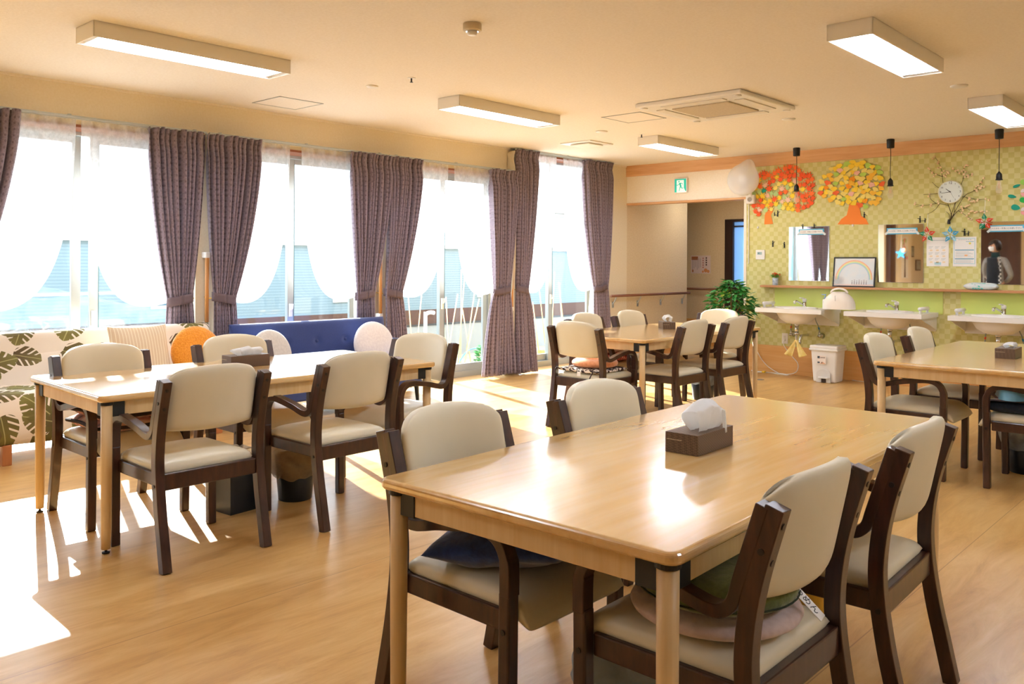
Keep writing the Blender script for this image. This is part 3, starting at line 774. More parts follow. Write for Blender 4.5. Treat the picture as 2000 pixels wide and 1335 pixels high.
# ================================================================== TISSUE BOXES
M_tbox = mat('brown_weave_card', '#5a4232', .5)
_c = N(M_tbox, 'ShaderNodeTexChecker'); L(M_tbox, coords(M_tbox, (1, 1, 1), (0.6, .6, .78)), _c.inputs[0]); _c.inputs['Scale'].default_value = 170
_c.inputs['Color1'].default_value = lin('#54402f'); _c.inputs['Color2'].default_value = lin('#6c5340'); L(M_tbox, _c.outputs[0], bsdf(M_tbox).inputs['Base Color'])
M_tissue = sheer('tissue_paper', .1, '#f2f4f5', .35)
def tissue_box(label, x, y, z, rz, seed, lean=1.0, hh=.055, dark=0):
    g = thing('tissue_box', label, 'tissue box', (x, y, z), rz, 'brown tissue boxes on the tables')
    MB().box((0, 0, .032), (.115, .235, .064)).build('carton', M_tbox, g, bevel=.0015)
    random.seed(seed)
    def fn(u, v):
        a = (u-.5)*2; t = PI*v; wv = .010*noise.noise(Vector((u*5, v*4, seed)))
        k = 1-.30*a*a
        return Vector((lean*.012-.048*math.cos(t)*(.25+.75*math.sin(t)**.6)+wv, a*(.052+.042*math.sin(t)**.5)+wv, .063+hh*math.sin(t)**.7*k+wv*.8-(.012 if v > .9 else 0)))
    MB().grid(fn, 30, 26).build('tissue', M_tissue, g, smooth=True)
    if hh > .08:
        MB().grid(lambda u, v: Vector((.052+.01*math.sin(u*6), .062+.03*(u-.5)+.012*v, .12-.075*v*(1-.25*u))), 8, 12).build('tissue_corner', M_tissue, g, smooth=True)
    m = MB(); x = -.052
    while x < .0: wd = random.uniform(.0012, .0028); m.bx(x, x+wd, -.1179, -.1174, .0405, .0405+random.choice((.0018, .0026))); x += wd+.0012
    m.build('printed_line', mat('tissue_gold_print', '#d9c39c', .5), g)
    return g
tissue_box('brown tissue box on the front table', -1.405, 2.42, .70, .03, 1, 1.0, .095)
tissue_box('brown tissue box on the left table', -4.385, 2.53, .70, -.05, 5, .6, .045)
tissue_box('brown tissue box on the far table near the corridor', -4.25, 6.72, .70, .75, 9, .3, .062)
tissue_box('brown tissue box on the right hand table at the picture edge', -1.36, 6.22, .70, .05, 4, .8, .035)
# ================================================================== SOFAS
def monstera_mat():
    m = mat('monstera_print_fabric', '#e9e0d4', .85)
    tc = N(m, 'ShaderNodeTexCoord'); s = N(m, 'ShaderNodeSeparateXYZ'); L(m, tc.outputs['Object'], s.inputs[0])
    v = math_n(m, 'SUBTRACT', s.outputs['Z'], s.outputs['X'])
    def layer(off, sc):
        c = N(m, 'ShaderNodeCombineXYZ'); L(m, math_n(m, 'ADD', s.outputs['Y'], off), c.inputs[0]); L(m, math_n(m, 'ADD', v, off*.7), c.inputs[1])
        vo = N(m, 'ShaderNodeTexVoronoi'); vo.voronoi_dimensions = '2D'; vo.inputs['Scale'].default_value = sc; vo.inputs['Randomness'].default_value = .75
        L(m, c.outputs[0], vo.inputs['Vector'])
        sub = N(m, 'ShaderNodeVectorMath'); sub.operation = 'SUBTRACT'; L(m, c.outputs[0], sub.inputs[0])
        L(m, vo.outputs['Position'], sub.inputs[1])
        sx = N(m, 'ShaderNodeSeparateXYZ'); L(m, sub.outputs[0], sx.inputs[0])
        cc = N(m, 'ShaderNodeSeparateColor'); L(m, vo.outputs['Color'], cc.inputs[0])
        ang = math_n(m, 'MULTIPLY', cc.outputs[0], 6.283); ca = math_n(m, 'COSINE', ang); sa = math_n(m, 'SINE', ang)
        k = sc
        X = math_n(m, 'MULTIPLY', math_n(m, 'ADD', math_n(m, 'MULTIPLY', sx.outputs[0], ca), math_n(m, 'MULTIPLY', sx.outputs[1], sa)), k)
        Y = math_n(m, 'MULTIPLY', math_n(m, 'SUBTRACT', math_n(m, 'MULTIPLY', sx.outputs[1], ca), math_n(m, 'MULTIPLY', sx.outputs[0], sa)), k)
        aY = math_n(m, 'ABSOLUTE', Y)
        # heart shaped outline
        e = math_n(m, 'ADD', math_n(m, 'POWER', math_n(m, 'DIVIDE', math_n(m, 'SUBTRACT', X, math_n(m, 'MULTIPLY', aY, -.30)), .38), 2), math_n(m, 'POWER', math_n(m, 'DIVIDE', aY, .36), 2))
        # absolute value first: odd powers of negatives are avoided by squaring
        inside = math_n(m, 'LESS_THAN', e, 1)
        # slits from the rim towards the midrib
        ph = math_n(m, 'SINE', math_n(m, 'MULTIPLY', math_n(m, 'ADD', X, math_n(m, 'MULTIPLY', aY, -.75)), 36))
        slit = math_n(m, 'MULTIPLY', math_n(m, 'GREATER_THAN', ph, .55), math_n(m, 'GREATER_THAN', aY, .12))
        msk = math_n(m, 'MULTIPLY', inside, math_n(m, 'SUBTRACT', 1, slit))
        rib = math_n(m, 'LESS_THAN', aY, .012)
        gcol = mixc(m, math_n(m, 'MULTIPLY', cc.outputs[1], 1), '#6f6a2c', '#5f4436')
        shade = ramp(m, math_n(m, 'ADD', X, .5), [(.0, '#4a3d2a'), (.5, '#6d6536'), (1, '#8f8c4c')])
        col = mixc(m, .5, gcol, shade); col = mixc(m, math_n(m, 'MULTIPLY', rib, .7), col, '#b9b37a')
        return msk, col, cc.outputs[2]
    m1, c1, _r = layer(0, 3.3); m2, c2, r2 = layer(1.37, 3.9)
    m2 = math_n(m, 'MULTIPLY', m2, math_n(m, 'GREATER_THAN', r2, .28))
    a = mixc(m, m2, '#e8ded2', c2); b = mixc(m, m1, a, c1)
    L(m, b, bsdf(m).inputs['Base Color']); return m
M_mon = monstera_mat()
M_oak = grain('oak_leg', [(.3, '#a9683c'), (.7, '#bb7a4a')], (8, 8, 1), 3, .4)
# leaf print sofa: y 1.5..3.42, x -6.64..-5.93
g = thing('sofa', 'armless sofa with a white and green leaf printed cover under the left window', 'sofa', (-6.28, 2.46, 0))
def _wr(v, a, b, sg):
    q = v.copy(); q += Vector((0, 0, 0)); return q
def cush(w, d, h, c, p=12, n=26, wr=.0, rot=None, seed=0):
    def fn(v, a, b, sg):
        q = v.copy()
        if wr: q += Vector((0, 0, wr))*noise.noise(Vector((v.x*5+seed, v.y*5, sg*2.)))
        if rot: q = Euler(rot).to_matrix() @ q
        return q+Vector(c)
    return MB().cushion(w, d, h, p, .5, n, fn)
m = cush(.68, 1.92, .34, (.025, 0, .285), 16, 30, .01)
m.build('seat', M_mon, g, smooth=True)
m = cush(.40, 1.90, .16, (-.20, 0, .60), 12, 30, .012, rot=(0, PI/2-.10, 0)); m.build('backrest', M_mon, g, smooth=True)
cush(.30, 1.88, .12, (-.13, 0, .52), 6, 24, .02, rot=(0, PI/2-.35, 0), seed=4).build('back_cushion', M_mon, g, smooth=True)
for x in (-.25, .31):
    for y in (-.68, .75): MB().box((x, y, .065), (.055, .055, .13)).build('leg', M_oak, g, bevel=.004)
# navy sofa y 3.56..5.26
g = thing('sofa', 'navy blue sofa with a buttoned back under the second window', 'sofa', (-6.30, 4.41, 0))
cush(.66, 1.60, .17, (.03, 0, .33), 14, 26).build('seat', M_navy, g, smooth=True)
def _bk(v, a, b, sg):
    q = v.copy()
    if sg > 0:
        for k in (-.62, -.31, 0, .31, .62):
            q.z -= .018*math.exp(-((q.y-k)**2+(q.x+.02)**2)/.0012)
    q = Euler((0, PI/2-.14, 0)).to_matrix() @ q
    return q+Vector((-.185, 0, .56))
MB().cushion(.42, 1.62, .13, 10, .5, 60, _bk, nw=160).build('backrest', M_navy, g, smooth=True)
for s in (-1, 1): cush(.58, .09, .30, (.05, s*.82, .42), 8, 16).build('arm', M_navy, g, smooth=True)
MB().bx(-.28, .34, -.84, .84, .15, .25).build('base', M_navy, g, bevel=.015)
bt = None
for k in (-.62, -.31, 0, .31, .62):
    lo = Vector((-.185, 0, .56))+Euler((0, PI/2-.14, 0)).to_matrix() @ Vector((-.02, k, .055))
    if bt is None: bt = MB().sphere((0, 0, 0), .014, (1, 1, .5)).build('button', M_navy, g, smooth=True, loc=lo, rot=(0, PI/2-.14, 0))
    else: copy_part(bt, g, lo, (0, PI/2-.14, 0))
for x in (-.25, .31):
    for y in (-.79, .79): MB().tube([(x, y, .15), (x+.01, y*1.01, 0)], [.022, .014], 10).build('leg', M_black, g)
# cushions on sofas
def square_pillow(w, h, t, n=26, p=3, wr=.01, seed=0):
    def fn(v, a, b, sg):
        q = v.copy(); pin = .06*(1-abs(b)**2)*abs(a)**3; q.x *= 1-pin; q.y *= 1-.06*(1-abs(a)**2)*abs(b)**3
        q.z += wr*noise.noise(Vector((v.x*9+seed, v.y*9, sg*3.)))*(1-max(abs(a), abs(b))**6); return q
    return MB().cushion(w, h, t, p, .55, n, fn)
M_beige = mat('beige_striped_knit', '#d9c5a8', .9, sheen=.2)
_s = N(M_beige, 'ShaderNodeSeparateXYZ'); L(M_beige, coords(M_beige), _s.inputs[0]); _q = math_n(M_beige, 'PINGPONG', _s.outputs['X'], .011)
L(M_beige, mixc(M_beige, math_n(M_beige, 'LESS_THAN', _q, .0022), '#d8c3a6', '#efe4cf'), bsdf(M_beige).inputs['Base Color'])
o = square_pillow(.43, .40, .13).build('throw_pillow', M_beige, smooth=True, loc=(-6.14, 2.70, .635), rot=(math.radians(72), 0, math.radians(90)))
tag(o, 'beige pillow with thin white stripes on the leaf patterned sofa', 'pillow')
M_orange = mottled('orange_boucle', '#e08a1c', '#ee9f30', 90, .95, .8, sheen=.4)
def _dn(k, z): return lambda v: v
o = MB().disc_cushion(.205, .11, 4).build('round_cushion', M_orange, smooth=True, loc=(-6.12, 3.12, .60), rot=(math.radians(76), 0, math.radians(92)))
tag(o, 'round orange cushion on the leaf patterned sofa', 'cushion')
M_wcush = mottled('white_velour', '#e6e0e2', '#efeaea', 60, .9, .1, sheen=.3); M_gcush = mottled('pale_grey_velour', '#c9c6c4', '#d6d3d0', 60, .9, .1, sheen=.3)
o = MB().disc_cushion(.215, .09, 4).build('round_cushion', M_wcush, smooth=True, loc=(-6.24, 4.90, .535), rot=(math.radians(78), 0, math.radians(86))); tag(o, 'white round cushion at the right end of the navy sofa', 'cushion')
o = MB().disc_cushion(.205, .09, 4).build('round_cushion', M_gcush, smooth=True, loc=(-6.22, 3.82, .53), rot=(math.radians(76), 0, math.radians(98))); tag(o, 'pale grey round cushion at the left end of the navy sofa', 'cushion')

# ================================================================== THINGS ON CHAIRS
# chair seat surface is about z .435
M_bluep = mottled('dark_blue_velvet', '#1a3072', '#284690', 40, .95, .3, sheen=.6)
o = square_pillow(.42, .40, .13, wr=.02, seed=3).build('seat_pillow', M_bluep, smooth=True, loc=(-1.67, 1.83, .50), rot=(.0, math.radians(-6), math.radians(24)))
tag(o, 'dark blue square pillow lying on the armchair at the front left of the front table', 'pillow')
M_pink = mottled('pale_pink_fleece', '#cdb6b2', '#d8c3bf', 50, .95, .2, sheen=.3); M_olive = mottled('olive_green_felt', '#56602f', '#66703c', 60, .95, .3, sheen=.3)
o = MB().disc_cushion(.205, .075, 3).build('round_cushion', M_pink, smooth=True, loc=(-1.035, 1.86, .472)); tag(o, 'pale pink round cushion underneath the olive green one', 'cushion')
g = thing('round_cushion', 'olive green round cushion with a white name tag, lying on the pink one', 'cushion', (-1.02, 1.84, .54))
MB().disc_cushion(.19, .085, 5).build('pad', M_olive, g, smooth=True)
_t = MB().box((0, 0, 0), (.10, .028, .0015)).build('name_tag', M_paperw, g, loc=(.19, .075, -.028), rot=(.25, .75, .25))
text_part('ゆめん', .024, M_black, _t, (0, 0, .001), (0, 0, 0), 'lettering')
MB().tube([(.19*math.cos(2*PI*k/40), .19*math.sin(2*PI*k/40), -.012) for k in range(41)], .0022, 6, cap=False).build('seam', mat('dark_green_thread', '#2c351f', .9), g)
# blanket on chair
M_blank = mat('patterned_blanket', '#b9745a', .95, sheen=.4)
_vv = coords(M_blank); _f = noise_tex(M_blank, _vv, 16, 2, .4, .6)
L(M_blank, ramp(M_blank, _f, [(.36, '#5c382e'), (.42, '#c47a60'), (.52, '#dc9880'), (.60, '#ecc6b0')]), bsdf(M_blank).inputs['Base Color'])
M_trimb = mat('blanket_binding', '#332422', .9)
g = thing('folded_blanket', 'folded brown and salmon blanket stuffed on the armchair at the near left', 'blanket', (-4.46, 1.86, .44))
def fold(w, d, t, z, seed, dx=0, dy=0):
    def fn(v, a, b, sg):
        q = v.copy(); q.z += .022*noise.noise(Vector((v.x*6+seed, v.y*6, seed*1.7)))*(1 if sg > 0 else .4)
        q.x += .02*noise.noise(Vector((v.y*5+seed, 0, 3.))); return q+Vector((dx, dy, z))
    return MB().cushion(w, d, t, 5, .5, 22, fn)
ws = [(.41, .385, .07, .035, 1, 0, 0), (.39, .375, .07, .092, 2, .01, .01), (.34, .35, .08, .152, 3, -.02, -.01)]
for i, a in enumerate(ws):
    o = fold(*a).build('fold', M_blank, g, smooth=True)
    pts = [(a[5]+a[0]*.5*math.cos(t)*(abs(math.cos(t))**-.6 if abs(math.cos(t)) > .3 else 2.06)*.98, 0, 0) for t in (0,)]
    w, d, z = a[0]/2, a[1]/2, a[3]
    P = srt([(a[5]-w, a[6]-d+.02, z), (a[5]-w+.03, a[6]-d-.004, z), (a[5], a[6]-d-.006, z+.01), (a[5]+w-.03, a[6]-d-.004, z), (a[5]+w+.004, a[6]-d+.04, z), (a[5]+w+.006, a[6], z-.008), (a[5]+w+.002, a[6]+d-.03, z)], 6)
    MB().tube(P, .009, 8).build('binding', M_trimb, g, smooth=True)
# tied print pad + orange ring cushion on J (-4.115,5.42)
M_print = mat('brown_white_print', '#3a2620', .9); _vv = coords(M_print); _vo = N(M_print, 'ShaderNodeTexVoronoi'); _vo.feature = 'DISTANCE_TO_EDGE'; _vo.inputs['Scale'].default_value = 26; L(M_print, _vv, _vo.inputs['Vector'])
_w = noise_tex(M_print, _vv, 30, 2, .5, 1.2); L(M_print, ramp(M_print, _w, [(.50, '#38241f'), (.53, '#e6dcd0')]), bsdf(M_print).inputs['Base Color'])
M_brownp = mat('brown_piping', '#3a2620', .85)
g = thing('seat_pad', 'brown and white print seat pad with tie ribbons, under the orange ring cushion', 'seat pad', (-4.115, 5.42, .455))
cush(.40, .40, .04, (0, 0, 0), 8, 20, .006).build('pad', M_print, g, smooth=True)
for sx in (-1, 1):
    P = srt([(sx*.17, -.19, .0), (sx*.185, -.235, .01), (sx*.17, -.262, -.05), (sx*.175, -.268, -.16), (sx*.168, -.262, -.25)], 6)
    MB().tube(P, .005, 6).build('tie_ribbon', M_brownp, g, smooth=True)
MB().box((.03, -.215, -.02), (.035, .002, .035)).build('care_label', M_paperw, g)
M_peach = mottled('peach_fleece', '#dc9160', '#e8a578', 50, .95, .15, sheen=.4)
def _ring(u, v):
    a, b = 2*PI*u, 2*PI*v; r = .125+.06*math.cos(b); return Vector((r*math.cos(a), r*math.sin(a)*1.0, .034*math.sin(b)))
o = MB().grid(_ring, 40, 18).build('ring_cushion', M_peach, smooth=True, loc=(-4.10, 5.43, .505)); tag(o, 'orange ring cushion on top of the print seat pad', 'cushion')
# red patterned things on N (-4.50,6.07)
M_red = mat('red_floral_print', '#8e2c34', .9); _vv = coords(M_red); _f = noise_tex(M_red, _vv, 20, 3, .5, 1.0)
L(M_red, ramp(M_red, _f, [(.38, '#5c1a20'), (.48, '#a03a40'), (.56, '#d77a76'), (.62, '#eed0c4')]), bsdf(M_red).inputs['Base Color'])
M_redst = mat('red_striped_knit', '#b94a4c', .9); _s = N(M_redst, 'ShaderNodeSeparateXYZ'); L(M_redst, coords(M_redst), _s.inputs[0]); _q = math_n(M_redst, 'PINGPONG', _s.outputs['Y'], .02)
_cx = N(M_redst, 'ShaderNodeTexChecker'); L(M_redst, coords(M_redst), _cx.inputs[0]); _cx.inputs['Scale'].default_value = 60; _cx.inputs[1].default_value = lin('#d9d0c4'); _cx.inputs[2].default_value = lin('#9c3038')
L(M_redst, mixc(M_redst, math_n(M_redst, 'LESS_THAN', _q, .008), _cx.outputs[0], '#3a2a30'), bsdf(M_redst).inputs['Base Color'])
o = fold(.42, .40, .09, 0, 5).build('seat_cushion', M_red, smooth=True, loc=(-4.47, 6.05, .485)); tag(o, 'red flower print cushion at the bottom of the pile on the far table armchair', 'cushion')
o = fold(.36, .36, .09, 0, 8).build('seat_cushion', mottled('pale_pink_print', '#e2b0aa', '#f2dcd4', 18, .9), smooth=True, loc=(-4.46, 6.0, .565)); tag(o, 'pale pink print cushion in the middle of the pile', 'cushion')
o = fold(.32, .34, .07, 0, 12).build('knitted_blanket', M_redst, smooth=True, loc=(-4.42, 6.10, .635)); tag(o, 'red and white knitted blanket on top of the cushion pile', 'blanket')
# black cushion, magazines and blue bag on R (-1.07,5.74)
M_dk = mottled('black_blue_fabric', '#0c1420', '#15202f', 60, .9, .2)
o = cush(.38, .38, .07, (0, 0, 0), 8, 20, .005).build('seat_cushion', M_dk, smooth=True, loc=(-1.14, 5.71, .472)); tag(o, 'black square cushion under the blue bag on the armchair at the right edge', 'cushion')
M_magz = [mat('magazine_cover_%s' % c, h, .5) for c, h in (('dark', '#3b3440'), ('pale', '#d9cfb8'), ('purple', '#6b5568'))]
for i in range(3):
    o = MB().box((0, 0, 0), (.21, .28, .006)).build('magazine', M_magz[i], loc=(-1.25+.01*i, 5.66+.02*i, .512+.0065*i), rot=(0, 0, .15+.12*i), bevel=.001)
    tag(o, ['dark magazine at the bottom of the three on the black cushion', 'pale magazine between two others on the black cushion', 'purple magazine lying topmost beside the blue bag'][i], 'magazine', 'magazines on the armchair at the right edge')
def _bag(u, v):
    a = 2*PI*u; r = .15*(1-.25*v)*(1+.12*math.sin(a*3+v*2)); z = .15*v
    if v > .8: r *= (1-v)*5*.8+.05
    return Vector((r*.8*math.cos(a), r*1.15*math.sin(a), z+.03*math.sin(a*2)*v))
M_bluebag = mottled('light_blue_plastic_bag', '#5f9dbb', '#7bb4cd', 8, .35, .2)
o = MB().grid(_bag, 36, 14).build('plastic_bag', M_bluebag, smooth=True, loc=(-1.19, 5.66, .522)); tag(o, 'light blue bag lying on the armchair at the right edge', 'bag')

# ================================================================== BINS
M_binb = mottled('black_bin', '#0f161c', '#18222a', 5, .35)
def bin_(label, x, y, rz, square=True, h=.26, liner=True, r=.11, seed=1, lh=.1, lc=None):
    g = thing('waste_bin', label, 'waste bin', (x, y, 0), rz)
    if square:
        n = 4
        m = MB(); a, b = r*.82, r
        V = [[(-a, -a*.8, 0), (a, -a*.8, 0), (a, a*.8, 0), (-a, a*.8, 0)], [(-b, -b*.8, h), (b, -b*.8, h), (b, b*.8, h), (-b, b*.8, h)]]
        vs = [[m.b.verts.new(q) for q in ring] for ring in V]
        for k in range(4): m.b.faces.new((vs[0][k], vs[0][(k+1) % 4], vs[1][(k+1) % 4], vs[1][k]))
        m.b.faces.new(vs[0][::-1]); m.build('body', M_binb, g, bevel=.008, solid=.003)
    else: MB().lathe([(r*.78, 0), (r*.8, .004), (r, h)], seg=28, cap=False).lathe([(r*.78, .002), (.001, .003)], seg=28, cap=False).build('body', M_binb, g, smooth=True, solid=.003)
    if liner:
        def fn(u, v):
            a = 2*PI*u; wob = noise.noise(Vector((math.cos(a)*2.2+seed, math.sin(a)*2.2, v*3)))
            k = 1
            if square: k = 1/max(abs(math.cos(a)), abs(math.sin(a))/.8)*.96
            rr = (r*1.04+.03*wob+.03*math.sin(v*PI))*k; z = h-lh*.8+v*(lh+.055)+.03*wob
            if v > .75: rr -= (v-.75)*.14
            return Vector((rr*math.cos(a), rr*math.sin(a), z))
        MB().grid(fn, 60, 14).build('liner', lc or M_bagclear, g, smooth=True)
    return g
bin_('black square bin under the left table, left of the one with the clear bag', -4.08, 2.28, .1, True, .25, True, .12, 1, .03)
M_tanbag = sheer('tan_bin_liner', .25, '#cdb897', .4, 12)
bin_('black bin with a crumpled clear bag under the left table', -4.02, 2.62, .0, False, .24, True, .11, 5, .14, M_tanbag)
bin_('black bin with a pale bag under the far table', -4.16, 7.22, 0, False, .25, True, .12, 9, .12)
bin_('black bin with a clear bag under the table at the right edge', -1.22, 6.12, 0, False, .27, True, .14, 13, .15)
bin_('black bin with a printed plastic bag under the armchair with the round cushions', -1.36, 1.96, .3, False, .20, True, .12, 17, .14, sheer('printed_clear_bag', .35, '#cfdde6', .4, 9))
# yellow bag on floor
def _yb(u, v):
    a = 2*PI*u; k = (abs(math.cos(a))**4+abs(math.sin(a))**4)**-.25
    w = (1-v**6*.75); n_ = .008*noise.noise(Vector((math.cos(a)*3, math.sin(a)*3, v*4)))
    return Vector(((.05*w+n_)*k*math.cos(a), (.14+n_)*k*math.sin(a), .17*v))
M_yel = mat('yellow_printed_bag', '#d9a92a', .45); _v = coords(M_yel, (9, 30, 7), (.3, 0, 0)); _n = noise_tex(M_yel, _v, 1.4, 2); L(M_yel, ramp(M_yel, _n, [(.60, '#d8a72c'), (.63, '#26332c'), (.72, '#5f7a55')]), bsdf(M_yel).inputs['Base Color'])
o = MB().grid(_yb, 40, 12).build('printed_bag', M_yel, smooth=True, loc=(-1.33, 3.05, .003), rot=(0, 0, .7)); tag(o, 'yellow bag with dark streaks on the floor under the front table', 'bag')
# ================================================================== BACK WALL
Y0 = YB-.012
struct('trim_8', MB().bx(-4.56, -2.70, YB-.006, YB, .78, 1.025).bx(-2.53, .6, YB-.006, YB, .78, 1.025), M_lime)
g = MB().bx(-4.70, .6, YB-.11, YB, 1.022, 1.047).build('wall_shelf', M_shelf, bevel=.004); tag(g, 'long narrow brown wooden shelf above the wash basins', 'shelf')
# mirrors
M_edge = mat('mirror_bevel', '#cfd8d6', .15, .8)
def mirror(label, x0, x1, z0, z1):
    g = thing('wall_mirror', label, 'mirror', ((x0+x1)/2, YB, z0), 0, 'frameless mirrors on the green wall')
    w, h = x1-x0, z1-z0
    MB().bx(-w/2, w/2, -.008, 0, 0, h).build('backing', M_edge, g); MB().bx(-w/2+.003, w/2-.003, -.0095, -.008, .003, h-.003).build('mirror_glass', M_mirror, g)
mirror('frameless mirror at left, above the first wash basin', -4.385, -3.905, 1.105, 1.735)
mirror('frameless mirror behind the rainbow picture, middle of the three', -3.362, -2.892, 1.105, 1.735)
mirror('frameless mirror at the right edge reflecting the person', -2.345, -1.865, 1.105, 1.735)
# signs taped over mirrors
M_skyb = mat('sky_blue_card', '#58b6d8', .6); M_tape = mat('clear_tape', '#dfe8ea', .3); M_ink = mat('black_ink', '#23262a', .7)
def sign(label, x, z, w, rot=0):
    g = thing('taped_sign', label, 'sign', (x, YB-.013, z), 0, 'blue bordered paper signs taped over the mirrors'); g.rotation_euler = (0, rot, 0)
    MB().bx(-w/2, w/2, -.001, .001, -.034, .034).build('border', M_skyb, g)
    MB().bx(-w/2+.014, w/2-.014, -.002, -.001, -.022, .022).build('paper', M_paperw, g)
    for sx in (-1, 1): MB().box((sx*w/2, -.0022, -.02), (.045, .0006, .022), rot=(0, sx*.7, 0)).build('tape', M_tape, g)
    text_part('ハミガキ・手洗いにお使い下さい', (w-.04)/15*1.0, M_ink, g, (0, -.0022, 0), (PI/2, 0, 0))
sign('blue bordered sign over the top of the left mirror', -4.115, 1.672, .30, .0)
sign('blue bordered sign over the top of the middle mirror', -3.112, 1.660, .315, .0)
sign('blue bordered sign over the top of the mirror with the person', -2.115, 1.665, .31, -.0)
# wash basins
def basin(label, x0, x1, handle, towels=False):
    w = x1-x0; xc = (x0+x1)/2
    g = thing('wash_basin', label, 'wash basin', (xc, YB-.006, 0), 0, 'white wash basins along the green wall')
    h = w/2; yf = -.55
    # counter slab with an oval opening
    m = MB(); n = 48; rx, ry, cy = .235, .175, -.30
    def sq(a):
        c, s = math.cos(a), math.sin(a)
        t = min(h/abs(c) if abs(c) > 1e-6 else 9, ((cy-yf) if s < 0 else -cy)/abs(s) if abs(s) > 1e-6 else 9); return (c*t, cy+s*t)
    angs = [2*PI*k/n for k in range(n)]
    for cx_, cy_ in ((h, -cy), (-h, -cy), (-h, yf-cy), (h, yf-cy)): angs.append(math.atan2(cy_, cx_) % (2*PI))
    angs = sorted(set(round(a, 6) for a in angs)); n = len(angs)
    oT = [m.b.verts.new((*sq(a), .800)) for a in angs]; oB = [m.b.verts.new((*sq(a), .752)) for a in angs]
    iT = [m.b.verts.new((rx*math.cos(a), cy+ry*math.sin(a), .800)) for a in angs]
    rings = [iT]
    for k, (s, z) in enumerate(((1.0, .812), (.93, .812), (.88, .79), (.80, .72), (.6, .675), (.2, .66))):
        rings.append([m.b.verts.new((rx*s*math.cos(a), cy+ry*s*math.sin(a), z)) for a in angs])
    for k in range(n):
        k2 = (k+1) % n
        m.b.faces.new((oT[k], oT[k2], iT[k2], iT[k])); m.b.faces.new((oT[k], oB[k], oB[k2], oT[k2]))
        for r in range(len(rings)-1): m.b.faces.new((rings[r][k], rings[r][k2], rings[r+1][k2], rings[r+1][k]))
    m.b.faces.new(rings[-1][::-1]); m.b.faces.new(oB)
    c = m.build('counter', M_white, g); 
    for p in c.data.polygons:
        if abs(p.normal.z) < .99 and p.center.z < .82 and abs(p.center.x) < rx*.99 and abs(p.center.y-cy) < ry: p.use_smooth = True
    MB().lathe([(.232, .752), (.225, .73), (.19, .675), (.13, .635), (.06, .62), (.001, .618)], (0, cy, 0), 40, 1, .76, cap=False).build('bowl', M_white, g, smooth=True)
    # side brackets and rear apron
    for s in (-1, 1): MB().prism([(yf+.02, .752), (0, .752), (0, .615)], .012, 'x', s*(h-.02)-.006).build('side_panel', M_white, g, bevel=.002)
    MB().bx(-h+.02, h-.02, -.02, 0, .60, .752).build('apron', M_white, g)
    # faucet
    f = MB().lathe([(.028, .8), (.026, .806), (.022, .812), (.021, .865)], (0, -.09, 0), 20).tube(srt([(0, -.09, .83), (-.02, -.13, .845), (-.045, -.185, .872), (-.06, -.22, .872)], 5), .011, 12).lathe([(.014, .845), (.014, .878)], (-.061, -.222, 0), 16).build('faucet', M_chrome, g, smooth=True)
    MB().lathe([(.022, .866), (.024, .885), (.021, .90), (.010, .906)], (0, -.09, 0), 20).tube(srt([(0, -.085, .893), (-.01, -.12, .908), (-.02, -.17, .912)], 4), [.014]*4+[.011]*5, 10, flat=.6).build('lever', M_white, f, smooth=True)
    if handle:
        x = handle*(h-.05)
        MB().tube([(x, -.42, .80), (x, -.42, .845)], .013, 12).tube([(x, -.20, .80), (x, -.20, .845)], .013, 12).tube([(x, -.44, .848), (x, -.18, .848)], .019, 14).build('support_handle', M_white, g, smooth=True)
    # waste + supply pipes
    MB().tube([(0, cy, .622), (0, cy, .60)], .028, 16).tube([(0, cy, .60), (0, cy, .52)], .022, 16).tube(srt([(0, cy, .53), (0, cy, .44), (0, cy+.01, .40), (0, cy+.05, .385), (0, cy+.09, .40), (0, cy+.10, .45), (0, cy+.13, .48), (0, -.01, .48)], 6), .016, 14).lathe([(.03, .50), (.03, .522)], (0, cy, 0), 20).build('trap', M_chrome, g, smooth=True)
    for s in (-1, 1):
        v = MB().tube([(s*.17, 0, .48), (s*.17, -.05, .48)], [.034, .016], 16).tube([(s*.17, -.05, .48), (s*.17, -.09, .48)], .017, 14).tube([(s*.17, -.075, .47), (s*.17, -.075, .53)], .012, 12)
        v.build('stop_valve', M_chrome, g, smooth=True)
        MB().tube(srt([(s*.17, -.075, .53), (s*.16, -.09, .60), (s*.14, -.11, .66), (s*.13, -.12, .75)], 4), .006, 8).build('supply_hose', mat('hose_grey', '#8f9a98', .4, .5), g, smooth=True)
        MB().tube([(s*.168, -.078, .555), (s*.163, -.085, .58)], .009, 8).build('marker_ring', mat('hot_ring' if s < 0 else 'cold_ring', '#d8502e' if s < 0 else '#1e7fb8', .4), g)
    return g
basin('white wash basin at left, above the orange wainscot and towels', -4.536, -3.767, -1)
basin('white wash basin in the middle, behind the white pedal bin', -3.523, -2.744, 1)
basin('white wash basin at the right edge under the mirror with the person', -2.503, -1.73, -1)
# yellow cloths on trap
M_ylw = mottled('yellow_cloth', '#ecd07a', '#f3dd96', 30, .95, .2)
def _cl(dx):
    def fn(u, v):
        return Vector((dx*(.012+.075*v**1.3)+.045*(u-.5)*(.3+1.7*v), -.018*math.sin(u*6)*v-.02*v, -.18*v+.03*v*(u-.5)*dx+.01))
    return fn
for dx, l in ((-1, 'yellow cloth hung on the left basin trap, left one'), (1, 'yellow cloth hung on the left basin trap, right one')):
    o = MB().grid(_cl(dx), 16, 12).build('cleaning_cloth', M_ylw, smooth=True, loc=(-4.15, YB-.32, .43), solid=.004); tag(o, l, 'cloth')
